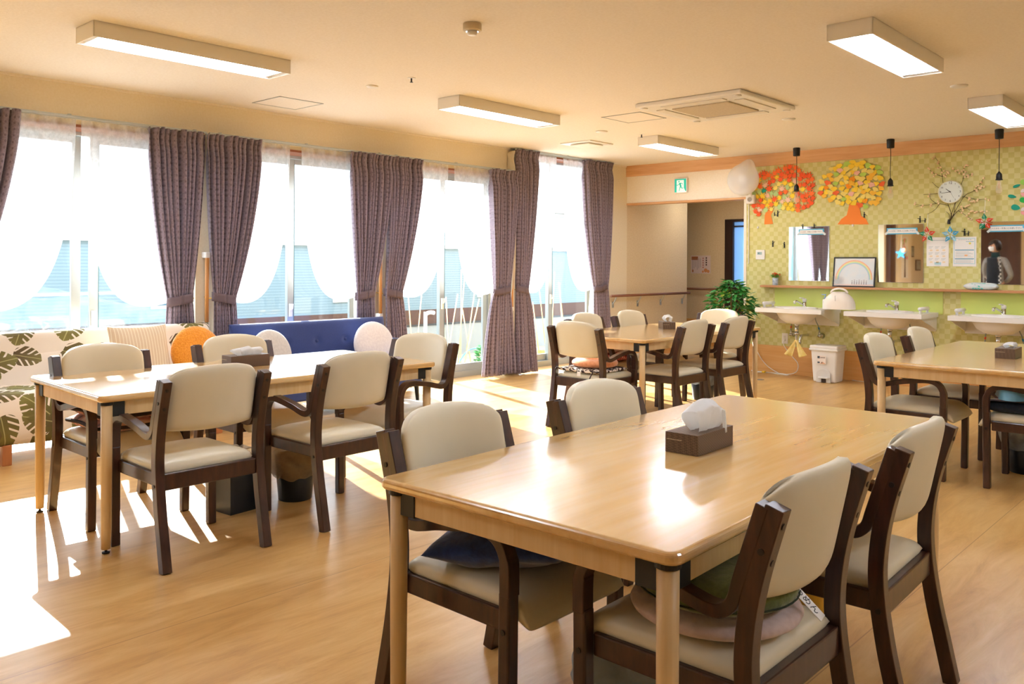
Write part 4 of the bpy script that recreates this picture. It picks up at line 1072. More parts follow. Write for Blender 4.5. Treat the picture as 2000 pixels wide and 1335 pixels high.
# outlet, cord, thermostat
g = thing('power_outlet', 'white wall socket left of the basin pipes', 'outlet', (-4.43, YB, .42))
MB().bx(-.037, .037, -.008, 0, -.062, .062).build('cover_plate', M_white, g, bevel=.003); MB().bx(-.013, .013, -.012, -.008, -.03, .035).build('receptacle', mat('socket_face', '#d9d4cc', .4), g, bevel=.002); MB().bx(-.012, .012, -.035, -.012, -.03, -.008).build('plug', M_white, g, bevel=.003)
P = srt([(-4.43, YB-.03, .395), (-4.42, YB-.05, .34), (-4.34, YB-.05, .24), (-4.25, YB-.05, .14), (-4.27, YB-.06, .04), (-4.40, YB-.09, .006), (-4.60, YB-.05, .006), (-4.74, YB-.10, .006), (-4.84, YB-.03, .01), (-4.70, YB-.05, .006), (-4.45, YB-.04, .006), (-4.34, YB-.10, .006), (-4.46, YB-.08, .01), (-4.66, YB-.03, .10), (-4.78, YB-.03, .28), (-4.80, YB-.03, .52), (-4.80, YB-.02, .8)], 8)
g = thing('extension_cord', 'white extension cord looping on the floor along the orange wainscot', 'cord')
MB().tube(P, .0045, 8).build('cable', M_white, g, smooth=True); MB().box((-4.66, YB-.065, .012), (.035, .05, .02)).build('yellow_tag', mat('yellow_tag', '#f0c52e', .5), g, bevel=.003)
P = srt([(-3.63, YB-.03, .008), (-3.5, YB-.06, .008), (-3.38, YB-.05, .008), (-3.37, YB-.04, .06), (-3.40, YB-.04, .2)], 6)
o = MB().tube(P, .004, 8).build('extension_cord', M_white, smooth=True); tag(o, 'short white cord on the floor right of the pedal bin', 'cord')
g = thing('thermostat', 'white square thermostat on the green wall left of the first mirror', 'thermostat', (-4.745, YB, 1.41))
MB().bx(-.058, .058, -.014, 0, -.058, .058).build('case', M_white, g, bevel=.003); MB().bx(-.036, .022, -.0155, -.014, .0, .034).build('display', mat('grey_green_display', '#9fb3ad', .3), g); MB().bx(-.028, -.008, -.016, -.0155, .008, .026).build('digits', mat('display_digit', '#5f7a86', .4), g)
# thin conduit at wall corner
o = MB().tube([(-4.90, YB-.008, 1.30), (-4.90, YB-.008, 2.08)], .006, 8).build('cable_conduit', M_whitemat); tag(o, 'thin cream cable conduit down the corner of the green wall', 'conduit')
for (x, z, l) in ((-4.78, 1.74, 'tiny white hook low left of the maple decoration'), (-3.64, 1.735, 'tiny white hook below the yellow tree trunk')):
    o = MB().box((0, -.006, 0), (.02, .012, .025)).build('wall_hook', M_white, loc=(x, YB, z), bevel=.003); tag(o, l, 'hook')
# pedal bin
g = thing('pedal_bin', 'white pedal bin with a printed label between the first two basins', 'bin', (-3.80, 9.30, 0))
m = MB(); V = []
for (hw, hd, z) in ((.125, .105, 0), (.145, .125, .36)):
    V.append([m.b.verts.new(q) for q in ((-hw, -hd, z), (hw, -hd, z), (hw, hd, z), (-hw, hd, z))])
for k in range(4): m.b.faces.new((V[0][k], V[0][(k+1) % 4], V[1][(k+1) % 4], V[1][k]))
m.b.faces.new(V[0][::-1]); m.b.faces.new(V[1]); m.build('body', M_white, g, bevel=.018, seg=3)
MB().bx(-.162, .162, -.142, .14, .345, .372).bx(-.155, .155, -.135, .13, .37, .405).build('lid', M_white, g, bevel=.012, seg=3)
pts = [(.078*math.cos(a), .09+.055*math.sin(a)) for a in [PI*k/16 for k in range(17)]]+[(-.078, .002), (.078, .002)]
MB().prism(pts, .006, 'y', -.127).build('foot_recess', mat('recess_shade_white', '#d9d3ca', .5), g)
MB().bx(-.05, .06, -.16, -.11, .05, .062).build('pedal', M_white, g, bevel=.003); MB().bx(-.02, .03, -.134, -.11, .004, .042).build('pedal_slot', mat('dark_brown_slot', '#3b2418', .6), g)
lb = MB().bx(-.06, .035, -.1455, -.143, .205, .295).build('label', mat('label_paper', '#efe2d6', .5), g)
m = MB().bx(-.058, -.032, -.1465, -.1455, .265, .291).bx(-.058, -.032, -.1465, -.1455, .212, .23); m.build('printed_blocks', mat('label_navy', '#3e4a55', .5), lb)
m = MB(); random.seed(5)
for i in range(6): m.bx(-.025+i*.009, -.019+i*.009, -.1465, -.1455, .262+random.uniform(0, .01), .282)
m.bx(-.016, -.002, -.1465, -.1455, .212, .228); m.build('printed_marks', mat('label_brown', '#77604f', .5), lb)
MB().prism([(-.03, .207), (.035, .207), (-.0, .232)], .001, 'y', -.1463).build('printed_wedge', mat('label_peach', '#d9a27c', .5), lb)
# soap bottle, humidifier
g = thing('soap_bottle', 'white pump bottle with a blue pump beside the humidifier', 'bottle', (-3.86, 9.36, .80))
MB().lathe([(.028, 0), (.03, .01), (.03, .09), (.026, .105), (.012, .115)], seg=20, sy=.7).build('bottle', M_white, g, smooth=True)
MB().lathe([(.013, .112), (.013, .13), (.005, .132), (.005, .155), (.012, .157), (.012, .165)], seg=14).box((-.02, 0, .16), (.04, .012, .009)).build('pump', mat('pale_blue_pump', '#8fb4e0', .4), g)
MB().bx(-.012, .012, -.0225, -.0205, .03, .08).build('printed_label', mat('bottle_blue_print', '#5a86b4', .5), g)
g = thing('humidifier', 'cream dome shaped humidifier with a carrying handle between two basins', 'humidifier', (-3.64, 9.2, .812))
def _hum(u, v):
    a = 2*PI*u; k = (abs(math.cos(a))**3+abs(math.sin(a))**3)**(-1/3)
    r = (1-v**3.0*.62); return Vector((.165*r*k*math.cos(a), .11*r*k*math.sin(a), .185*v))
M_hum = mat('cream_appliance_plastic', '#efe6da', .4)
mm = MB().grid(_hum, 48, 16); mm.build('body', M_hum, g, smooth=True)
MB().lathe([(.07, .183), (.05, .188), (.001, .19)], seg=24, sx=1.15, sy=.75, cap=False).build('top', M_hum, g, smooth=True)
P = [Vector((.088*math.cos(a), 0, .175+.048*math.sin(a))) for a in [PI*k/20 for k in range(21)]]
MB().tube(P, .0055, 8, flat=2).build('handle', M_hum, g, smooth=True)
MB().bx(-.001, .001, -.112, -.104, .09, .15).build('seam_line', mat('seam_grey', '#a8a096', .5), g)
# framed rainbow picture leaning on shelf
g = thing('framed_picture', 'black framed picture of a rainbow leaning on the wooden shelf', 'picture', (-3.605, YB-.075, 1.047)); g.rotation_euler = (-.14, 0, 0)
w, h = .465, .335; t = .014
MB().bx(-w/2, w/2, -.008, .008, 0, t).bx(-w/2, w/2, -.008, .008, h-t, h).bx(-w/2, -w/2+t, -.008, .008, t, h-t).bx(w/2-t, w/2, -.008, .008, t, h-t).build('frame', M_black, g, bevel=.002)
MB().bx(-w/2+t, w/2-t, -.002, .002, t, h-t).build('picture', mottled('pale_sky_print', '#e6e4e2', '#d5e2ea', 5, .35), g)
for i, (c, r) in enumerate((('#eeb39c', .205), ('#f0cf9c', .197), ('#e6e4a8', .189), ('#b9dcc0', .181), ('#b3cfe6', .173))):
    m = MB()
    m.grid(lambda u, v, r=r: Vector(((r-.008*v)*math.cos(PI*(1-u))*1.0, -.0026-.0001*i, .085+(r-.008*v)*1.06*math.sin(PI*(1-u)))), 40, 1)
    m.build('rainbow_band', mat('rainbow_%d' % i, c, .5), g, recalc=False)
m = MB()
for i in range(7): x = -.02+i*.026; m.bx(x, x+.008, -.0032, -.0024, .03, .06+.008*(i % 2)).box((x+.004, -.003, .07+.008*(i % 2)), (.008, .001, .008))
m.build('printed_figures', mat('figure_ink', '#9a8f94', .6), g); MB().bx(-w/2+t, w/2-t, -.0027, -.002, t, .032).build('printed_ground', mat('pale_pink_ground', '#ecd5cc', .6), g)
# small potted flowers on shelf
g = thing('flower_pot', 'small grey patterned pot with orange flowers on the left end of the shelf', 'potted flowers', (-4.53, YB-.055, 1.047))
MB().lathe([(.03, 0), (.032, .005), (.034, .085), (.03, .088)], seg=24).build('pot', mottled('pot_pattern', '#c7ccd2', '#8fa0ae', 40, .4), g, smooth=True)
random.seed(9)
leaf_cloud(70, lambda: (Vector((random.gauss(0, .02), random.gauss(0, .015), .09+random.random()*.035)), (random.gauss(0, 1), random.gauss(0, .6), random.random()*.8)), .045, 9).build('leaves', mottled('fresh_leaf', '#6fa03c', '#9cc25a', 30, .5), g, recalc=False)
m = MB()
for i in range(6): m.sphere((random.gauss(-.01, .035), random.gauss(-.01, .012), .12+random.random()*.03), .012, (1, 1, .7), 10, 6)
m.build('flowers', mat('orange_petals', '#dd5a2c', .6), g, smooth=True)
# wipes pack on shelf
g = thing('wipes_pack', 'white and turquoise pack of wipes lying on the shelf by the right mirror', 'pack of wipes', (-2.33, YB-.06, 1.082))
cush(.30, .115, .075, (0, 0, 0), 3, 22, .012).build('pack', mottled('wipes_film', '#e6eaec', '#cfdde0', 12, .35), g, smooth=True)
m = MB()
for i, (x, z, w_) in enumerate(((-.06, .018, .03), (-.03, .008, .035), (-.005, .002, .02), (-.06, -.018, .015), (-.035, -.019, .015), (-.01, -.02, .02), (.02, -.019, .02))): m.box((x, -.056+abs(z)*.35, z), (w_, .006, .012), rot=(0, .4, 0))
m.box((0, -.036, .031), (.1, .01, .008)); m.build('turquoise_print', mat('turquoise_ink', '#3fb5a8', .5), g)
# calendars
def sheet(label, x0, x1, z0, z1, kind):
    g = thing('wall_notice', label, 'notice', ((x0+x1)/2, YB-.002, z0)); w, h = x1-x0, z1-z0
    MB().bx(-w/2, w/2, -.001, .001, 0, h).build('sheet', M_paperw, g)
    blue = mat('notice_blue', '#4ba0c0', .7); grey = mat('notice_grey', '#b9c3c6', .7); ye = mat('notice_cream', '#efd9b4', .7)
    if kind == 0:
        m = MB(); m2 = MB()
        for r in range(3):
            for c in range(3):
                x = -w/2+.02+c*(w-.03)/3; z = h-.10-r*.062
                for k in range(3): m.bx(x, x+.045-.008*k, -.0016, -.001, z-k*.009, z-k*.009+.003)
                m2.bx(x+.012, x+.038, -.0016, -.001, z-.045, z-.029)
        m.bx(-w/2+.05, w/2-.03, -.0016, -.001, h-.035, h-.028); m.build('printed_lines', grey, g); m2.build('printed_pictures', ye, g); MB().bx(-.03, .035, -.0016, -.001, .015, .042).build('printed_panel', mat('notice_paleblue', '#b7dbe4', .7), g)
    else:
        m = MB()
        for z in (.075, .165): m.bx(-w/2+.02, w/2-.022, -.0016, -.001, z, z+.008)
        m.bx(.012, .012+.075, -.0016, -.001, h-.052, h-.048); m.build('printed_bars', blue, g)
        b = MB(); e = .006
        for a, b_, c, d in ((-w/2+.008, w/2-.012, .025, .025+e), (-w/2+.008, w/2-.012, h-.02, h-.02+e), (-w/2+.008, -w/2+.008+e, .025, h-.014), (w/2-.012-e, w/2-.012, .025, h-.014)): b.bx(a, b_, -.0015, -.001, c, d)
        b.build('printed_border', mat('notice_paleblue', '#b7dbe4', .7), g)
        m = MB()
        for r in range(5): m.bx(-w/2+.025, w/2-.03-.02*(r % 2), -.0016, -.001, .035+r*.008, .038+r*.008)
        for r in range(6): m.bx(-w/2+.025, w/2-.03-.02*(r % 3), -.0016, -.001, .095+r*.011, .098+r*.011)
        for i in range(7): m.bx(-.055+i*.018, -.047+i*.018, -.0016, -.001, h-.034, h-.024)
        m.build('printed_lines', grey, g); MB().bx(.0, .028, -.002, -.001, .105, .122).build('printed_picture', mat('notice_orange', '#f2bd8c', .7), g); MB().sphere((.05, -.0012, h-.068), .011, (1, .05, 1)).build('printed_lemon', mat('notice_yellow', '#e6dc6a', .7), g)
sheet('white notice with small pictures in a grid, hung under the red and green star', -2.864, -2.648, 1.283, 1.588, 0)
sheet('white notice with a pale blue border, right of the grid notice', -2.608, -2.388, 1.283, 1.588, 1)
# corridor poster
g = thing('wall_notice', 'pink and orange printed poster on the far corridor wall', 'notice', (-6.965, 11.998, 1.145))
MB().bx(-.175, .175, -.001, .001, 0, .285).build('sheet', mat('pale_pink_paper', '#e6d3cf', .7), g)
m = MB()
for i in range(4): m.bx(.09, .112, -.0016, -.001, .235-.036*i, .258-.036*i)
m.build('dark_characters', mat('poster_brown', '#4a2c28', .7), g); m = MB()
for i in range(5): m.bx(.035, .052, -.0016, -.001, .232-.036*i, .252-.036*i)
m.build('red_characters', mat('poster_red', '#b85a50', .7), g); m = MB()
for i in range(6): x = -.15+i*.028; m.bx(x, x+.006, -.0016, -.001, .06+.02*(i % 3), .24)
m.build('printed_columns', mat('poster_grey', '#9a8c90', .7), g); MB().bx(-.165, -.05, -.0016, -.001, .215, .27).bx(-.155, -.13, -.0016, -.001, .02, .06).build('printed_photo', mat('poster_orange', '#b9744c', .7), g)
MB().sphere((.09, -.0013, .05), .032, (1, .02, 1)).sphere((.135, -.0013, .035), .024, (1, .02, 1)).sphere((.04, -.0013, .03), .018, (1, .02, 1)).build('printed_circles', mat('poster_peach', '#d99460', .7), g)
# exit sign
g = thing('exit_sign', 'green and white running man exit sign on the header above the opening', 'sign', (-5.846, YB, 2.217))
M_exg = mat('exit_green', '#14b8a0', .4, emit='#14b8a0', estr=.25); M_exw = mat('exit_white', '#f2fbfa', .4, emit='#f2fbfa', estr=.2)
MB().bx(-.095, .095, -.03, 0, -.005, .185).build('case', M_white, g, bevel=.004)
MB().bx(-.085, .085, -.032, -.03, .004, .176).build('lit_face', M_exw, g)
MB().bx(-.085, -.055, -.033, -.032, .004, .176).bx(-.055, .055, -.033, -.032, .160, .176).prism([(.052, .176), (.085, .176), (.085, .016), (.074, .016), (.052, .06)], .001, 'y', -.033).build('door_symbol', M_exg, g)
m = MB().sphere((-.020, -.0335, .140), .0105, (1, .1, 1))
def limb(a, b, r): m.prism([(a[0]+(b[1]-a[1])*r/(l:=math.hypot(b[0]-a[0], b[1]-a[1])), a[1]-(b[0]-a[0])*r/l), (b[0]+(b[1]-a[1])*r/l*.8, b[1]-(b[0]-a[0])*r/l*.8), (b[0]-(b[1]-a[1])*r/l*.8, b[1]+(b[0]-a[0])*r/l*.8), (a[0]-(b[1]-a[1])*r/l, a[1]+(b[0]-a[0])*r/l)], .001, 'y', -.034)
for a, b, r in (((-.008, .124), (.006, .082), .013), ((-.012, .12), (-.034, .096), .0045), ((-.034, .096), (-.054, .098), .004), ((.004, .122), (.026, .118), .0045), ((.026, .118), (.036, .1), .004), ((.004, .086), (-.008, .055), .007), ((-.008, .055), (-.018, .018), .005), ((.008, .084), (.018, .056), .007), ((.018, .056), (.046, .056), .005)): limb(a, b, r)
m.build('running_figure', M_exg, g)
# wall fan
g = thing('wall_fan', 'white wall fan wrapped in a net cover above the opening corner', 'fan', (-4.86, YB, 2.08))
MB().box((0, -.03, 0), (.12, .06, .11)).build('base', M_white, g, bevel=.02, seg=3); MB().lathe([(.028, 0), (.028, .006)], seg=20).build('knob_ring', M_chrome, g, loc=(0, -.061, 0), rot=(PI/2, 0, 0))
MB().tube(srt([(0, -.04, .04), (0, -.07, .11), (-.01, -.12, .18), (-.01, -.14, .22)], 4), .022, 12).build('arm', M_white, g, smooth=True)
hd = MB().lathe([(.02, .0), (.055, .02), (.06, .08), (.035, .12)], seg=24).build('motor', M_white, g, smooth=True, loc=(-.01, -.14, .22), rot=(PI/2, 0, math.radians(14)))
gd = MB()
for k in range(40): a = 2*PI*k/40; gd.tube([(.035*math.cos(a), .035*math.sin(a), .19), (.11*math.cos(a), .11*math.sin(a), .185), (.178*math.cos(a), .178*math.sin(a), .15), (.11*math.cos(a), .11*math.sin(a), .105), (.04*math.cos(a), .04*math.sin(a), .10)], .0012, 4)
for r, z in ((.178, .15), (.11, .186), (.05, .191)): gd.tube([(r*math.cos(2*PI*k/40), r*math.sin(2*PI*k/40), z) for k in range(41)], .002, 6, cap=False)
gd.lathe([(.042, .188), (.042, .196), (.001, .198)], seg=24)
gd.build('guard', M_white, hd)
bl = MB()
for k in range(4):
    a0 = k*PI/2
    bl.grid(lambda u, v, a0=a0: Vector(((.03+.13*u)*math.cos(a0+(v-.5)*.95), (.03+.13*u)*math.sin(a0+(v-.5)*.95), .145+.03*(v-.5))), 6, 6)
bl.build('blades', sheer('pale_fan_blade', .4, '#e8eef0', .4), hd, smooth=True, recalc=False)
cv = MB()
def _cv(u, v):
    a = 2*PI*u; r = .19*math.sin(PI*v)**.75; pk = max(0, math.cos(a-PI/2+.35))**14*.065*math.sin(PI*v)**2
    return Vector(((r+pk)*math.cos(a), (r+pk)*math.sin(a), .145-.06*math.cos(PI*v)))
cv.grid(_cv, 72, 20).build('net_cover', M_net, hd, smooth=True)
# ================================================================== WALL DECORATIONS
def ray(u, v): return F+R*((u-1000)/1659)-U*((v-514)/1659)
def W(u, v, y=YB):
    r = ray(u, v); t = y/r.y; return Vector((r.x*t, y, CAM_H+r.z*t))
def maple_poly(r):
    pts = []
    for k in range(7):
        a = PI/2+(k-3)*.78; L_ = (.62, .86, .98, 1.0, .98, .86, .62)[k]*r
        pts += [(L_*.55*math.cos(a+.2), L_*.55*math.sin(a+.2))] if False else []
        pts += [(L_*.62*math.cos(a-.17), L_*.62*math.sin(a-.17)), (L_*math.cos(a), L_*math.sin(a)), (L_*.62*math.cos(a+.17), L_*.62*math.sin(a+.17)), (r*.36*math.cos(a+.39), r*.36*math.sin(a+.39))]
    return pts[:-1]+[(0, -r*.45)]
def ginkgo_poly(r):
    pts = [(0, -r*.75)]
    for k in range(9):
        a = PI*(.08+.84*k/8); rr = r*(1-.06*abs(math.sin(k*2)))*(.86 if k == 4 else 1); pts.append((rr*math.cos(a), -.15*r+rr*.85*math.sin(a)))
    return pts
def paper_tree(name, label, cat, outline, trunk, leafpoly, size, ncol, colours, seed, n, trunk_col):
    cen = W(*outline[0]); g = thing(name, label, cat, cen)
    random.seed(seed)
    tp = [W(*p)-cen for p in trunk]
    MB().prism([(q.x, q.z) for q in tp], .002, 'y', -.004).build('trunk', mat(trunk_col[0], trunk_col[1], .75), g)
    poly = outline[1]
    def inside(u, v):
        c = False; j = len(poly)-1
        for i in range(len(poly)):
            if (poly[i][1] > v) != (poly[j][1] > v) and u < (poly[j][0]-poly[i][0])*(v-poly[i][1])/(poly[j][1]-poly[i][1])+poly[i][0]: c = not c
            j = i
        return c
    us = [p[0] for p in poly]; vs = [p[1] for p in poly]; pts = []; tries = 0; md = math.sqrt((max(us)-min(us))*(max(vs)-min(vs))/n)*.78
    while len(pts) < n and tries < 30000:
        tries += 1; u, v = random.uniform(min(us), max(us)), random.uniform(min(vs), max(vs))
        if inside(u, v) and all((u-a)**2+(v-b)**2 > md*md for a, b in pts): pts.append((u, v))
        if tries % 6000 == 0: md *= .9
    meshes = {}
    for i, (u, v) in enumerate(sorted(pts, key=lambda p: p[1])):
        cn, ch_ = colours(u, v); q = W(u, v)-cen; q.y = -.006-.0012*(i % 9)
        rot = (random.uniform(-.10, .04), random.uniform(-.6, .6), random.uniform(-.08, .08)); s = random.uniform(.88, 1.15)
        if cn not in meshes:
            meshes[cn] = MB().prism(leafpoly(size), .0012, 'y', -.0006).build('paper_leaf', mat('paper_'+cn, ch_, .8), g)
            o = meshes[cn]; o.location = q; o.rotation_euler = rot; o.scale = (s, 1, s)
        else: copy_part(meshes[cn], g, q, rot, (s, 1, s))
    return g
RED, RED2, YEL, PGR, TEAL, PNK = ('vermilion', '#ef5a22'), ('orange', '#f4702a'), ('yellow', '#f6cf2e'), ('pale_green', '#b9d58a'), ('teal', '#159e84'), ('pale_pink', '#f1c6ac')
def mcol(u, v):
    x = (u-1472)/118; y = (v-325)/90
    if abs(u-1495) < 5 and abs(v-372) < 5: return TEAL
    if abs(u-1547) < 5 and abs(v-377) < 5: return TEAL
    if x > .70 or y < .33 or (x < .1 and y > .8): return random.choice((RED, RED, RED2)) if random.random() > .06 else YEL
    return random.choice((RED2, YEL, YEL, PGR, PGR, RED, ('pale_yellow', '#f5dd6e'), PNK))
mo = [(1482, 342), (1500, 336), (1518, 338), (1528, 325), (1550, 324), (1562, 334), (1585, 338), (1588, 360), (1590, 400), (1572, 411), (1540, 410), (1518, 408), (1500, 412), (1484, 420), (1474, 415), (1471, 385), (1476, 360)]
paper_tree('paper_tree', 'orange paper maple tree decoration at the left end of the green wall', 'wall decoration', ((1530, 385), mo), [(1493, 438), (1510, 437), (1506, 420), (1512, 408), (1500, 404), (1494, 420)], maple_poly, .056, 0, mcol, 11, 98, ('paper_trunk_orange', '#f2862e'))
def gcol(u, v):
    r = random.random()
    if r < .42: return ('golden_yellow', '#f7d23a')
    if r < .62: return ('butter_yellow', '#f3dd78')
    if r < .76: return ('amber', '#f5bf3e')
    if r < .84: return ('lime_green', '#b8d860')
    if r < .90: return ('coral', '#ee6a34')
    if r < .95: return ('deep_orange', '#f4960f')
    return ('rose', '#f0bcae')
go = [(1612, 342), (1628, 326), (1655, 315), (1682, 318), (1700, 318), (1718, 328), (1726, 350), (1726, 378), (1712, 396), (1690, 404), (1665, 402), (1640, 400), (1618, 390), (1602, 378), (1602, 358)]
paper_tree('paper_tree', 'yellow paper ginkgo tree decoration with a wide orange trunk', 'wall decoration', ((1665, 375), go), [(1636, 438), (1697, 438), (1692, 428), (1682, 421), (1677, 395), (1660, 395), (1654, 420), (1643, 428)], ginkgo_poly, .042, 0, gcol, 21, 96, ('paper_trunk_orange', '#f2862e'))
# blossom decoration at right edge
g = thing('paper_blossoms', 'paper leaves and pink blossoms at the right edge of the green wall', 'wall decoration', W(1990, 395))
cen = W(1990, 395)
def lf(u, v, ln, wd, rot, mn, mc, nm='paper_leaf'):
    q = W(u, v)-cen; q.y = -.005-random.random()*.006
    MB().prism([(ln*math.cos(a), wd*math.sin(a)*(1-.25*math.cos(a))) for a in [2*PI*k/16 for k in range(16)]], .0012, 'y').build(nm, mat(mn, mc, .75), g, loc=q, rot=(0, rot, 0))
for u, v, ln, wd, rot, mn, mc in ((1986, 363, .034, .014, -.35, 'paper_teal', '#159e84'), (1977, 383.5, .038, .017, .25, 'paper_teal', '#159e84'), (1984, 405, .040, .028, .3, 'paper_teal', '#159e84'), (1999, 391, .035, .025, .5, 'paper_green', '#1fb04a'), (2000, 356, .035, .025, .5, 'paper_lime', '#9ed45c')): lf(u, v, ln, wd, rot, mn, mc)
for cx_, cy_ in ((2003, 376), (2003, 412), (2022, 350), (2030, 395), (2020, 425)):
    for k in range(5): a = 2*PI*k/5; lf(cx_+6*math.cos(a), cy_+6*math.sin(a), .022, .016, -a, 'paper_blossom_white' if k % 3 == 0 else 'paper_blossom_pink', '#ece4e2' if k % 3 == 0 else '#f2a8ac', 'paper_petal')
# blossom clock
M_twig = mat('bronze_twig', '#4a3b22', .5, .4); M_bead = mat('peach_bead', '#f6d8ae', .3)
g = thing('wall_clock', 'round white wall clock mounted on wire branches with peach beads', 'clock', W(1858, 375))
cen = W(1858, 375)
def CP(x, y, dy=-.02): p = W(1700+x/4.943, 290+y/4.943)-cen; return Vector((p.x, dy, p.z))
br = [[(762, 715), (790, 650), (760, 560), (720, 400), (697, 270), (690, 200), (660, 130), (625, 80)], [(697, 270), (640, 250), (600, 230), (565, 190)], [(697, 270), (735, 250), (760, 240)],
      [(762, 715), (800, 600), (860, 400), (905, 280), (905, 190), (945, 165)], [(895, 290), (940, 265), (985, 245)], [(890, 250), (840, 225), (800, 190)],
      [(762, 715), (850, 560), (920, 450), (1000, 410), (1060, 340), (1100, 285)], [(1000, 410), (1060, 390), (1100, 370)], [(890, 465), (960, 475), (1040, 492), (1120, 485)], [(930, 475), (980, 510), (1010, 515)],
      [(762, 715), (840, 610), (920, 575), (980, 600), (1050, 610), (1130, 605)], [(850, 600), (920, 640), (980, 685)], [(870, 590), (910, 570), (960, 545)],
      [(762, 715), (785, 640), (760, 560), (720, 542), (640, 530), (540, 548), (430, 540)], [(640, 530), (590, 490), (575, 440)], [(670, 535), (640, 580), (600, 610), (555, 635)], [(520, 548), (480, 555), (440, 565)],
      [(700, 400), (650, 370), (600, 325)], [(690, 430), (600, 440), (515, 445)], [(762, 715), (810, 640), (820, 560), (850, 420)], [(762, 715), (770, 650), (750, 620), (735, 610)]]
m = MB(); bp = []
random.seed(4)
for b in br:
    P = srt([CP(x, y, -.012-.01*(i % 2)) for i, (x, y) in enumerate(b)], 4); n_ = len(P)
    m.tube(P, [.0028-.0014*i/n_ for i in range(n_)], 6)
    for k in range(4 if len(b) > 4 else 3):
        i = int(n_*(1-.11*k)-1) if len(b) > 4 else int(n_*(1-.3*k)-1)
        q = P[max(i, 0)]; bp.append(q+Vector((random.uniform(-.028, .028), -.004, random.uniform(-.024, .024)))); bp.append(q.copy())
m.build('branches', M_twig, g, smooth=True)
MB().lathe([(.014, -.02), (.016, 0), (.01, .03)], seg=12).build('branch_knot', mat('dark_knot', '#2a2520', .5), g, loc=CP(762, 712, -.015))
bd = None
for q in bp[:96]:
    if (q.x**2+q.z**2) < .0139: continue
    if bd is None: bd = MB().sphere((0, 0, 0), .0105, seg=10, rings=7).build('bead', M_bead, g, smooth=True, loc=q)
    else: copy_part(bd, g, q)
ck = MB().lathe([(.116, 0), (.120, .006), (.120, .024), (.112, .028)], seg=64, cap=False).build('clock_rim', mat('cream_rim', '#e6dfba', .35), g, smooth=True, rot=(PI/2, 0, 0), loc=(0, -.012, 0))
MB().lathe([(.117, .004), (.117, .006)], seg=64).build('dial', mat('pale_mint_dial', '#dfe8e4', .4), g, rot=(PI/2, 0, 0), loc=(0, -.028, 0))
for k in range(1, 13):
    a = PI/2-k*PI/6; s_ = .036 if k in (12,) else .030 if k in (3, 6, 9) else .024
    text_part(str(k), s_, M_ink, g, (.094*math.cos(a), -.0345, .094*math.sin(a)), (PI/2, 0, 0), 'numeral')
def hand(ang, ln, w_, nm):
    a = math.radians(ang); MB().prism([(-w_, 0), (-w_*.6, ln), (w_*.6, ln), (w_, 0), (0, -ln*.15)], .001, 'y').build(nm, M_black, g, loc=(0, -.037, 0), rot=(0, a, 0))
hand(-52, .055, .0035, 'hour_hand'); hand(-96, .088, .0022, 'minute_hand'); hand(152, .075, .0008, 'second_hand')
MB().lathe([(.005, 0), (.005, .003)], seg=12).build('hand_hub', M_black, g, loc=(0, -.036, 0), rot=(PI/2, 0, 0))
# folded paper stars
def star(label, u, v, cols, top):
    c = W(u, v, YB-.05); g = thing('paper_star', label, 'paper star', c, 0, 'folded paper stars hanging in front of the green wall')
    for k in range(5):
        a = PI/2+k*2*PI/5+.05; cn = cols[k % len(cols)]
        def pt(r, da, y): return (r*math.cos(a+da), y, r*math.sin(a+da))
        m = MB(); V = [m.b.verts.new(pt(*q)) for q in ((.008, 0, -.012), (.05, .5, -.005), (.088, 0, -.004), (.05, -.5, -.005), (.048, 0, .012))]
        for f in ((0, 1, 4), (1, 2, 4), (2, 3, 4), (3, 0, 4)): m.b.faces.new([V[i] for i in f])
        p_ = m.build('petal', mat('star_'+cn[0], cn[1], .7), g, solid=.001)
        m = MB(); V = [m.b.verts.new(pt(*q)) for q in ((.008, 0, -.014), (.028, .36, -.018), (.07, .0, -.0165), (.028, -.36, -.018))]; m.b.faces.new(V)
        m.build('petal_fold', mat('star_paper_white', '#f0ece8', .7), g, solid=.001)
        m = MB(); V = [m.b.verts.new(pt(*q)) for q in ((.02, 0, -.019), (.034, .2, -.021), (.058, 0, -.02), (.034, -.2, -.021))]; m.b.faces.new(V)
        m.build('petal_heart', mat('star_'+cn[0], cn[1], .7), g, solid=.001)
    t = W(u, top, YB-.05)-c; MB().tube([(0, 0, .07), (0, .02, t.z)], .0022, 6).build('string', M_paperw, g)
    return g
VR, VG, VB, VL = ('red', '#e0512f'), ('green', '#1f9a70'), ('blue', '#4fb0d4'), ('light_blue', '#9fd3e4')
star('red and green folded paper star hanging at the corner of the middle mirror', 1811, 458, (VR, VG, VR, VG, VR), 418)
star('light blue folded paper star below the clock branches', 1856.5, 458, (VB, VL), 440)
star('red and green folded paper star hanging by the right mirror', 1923, 433, (VG, VR, VG, VR, VR), 390)
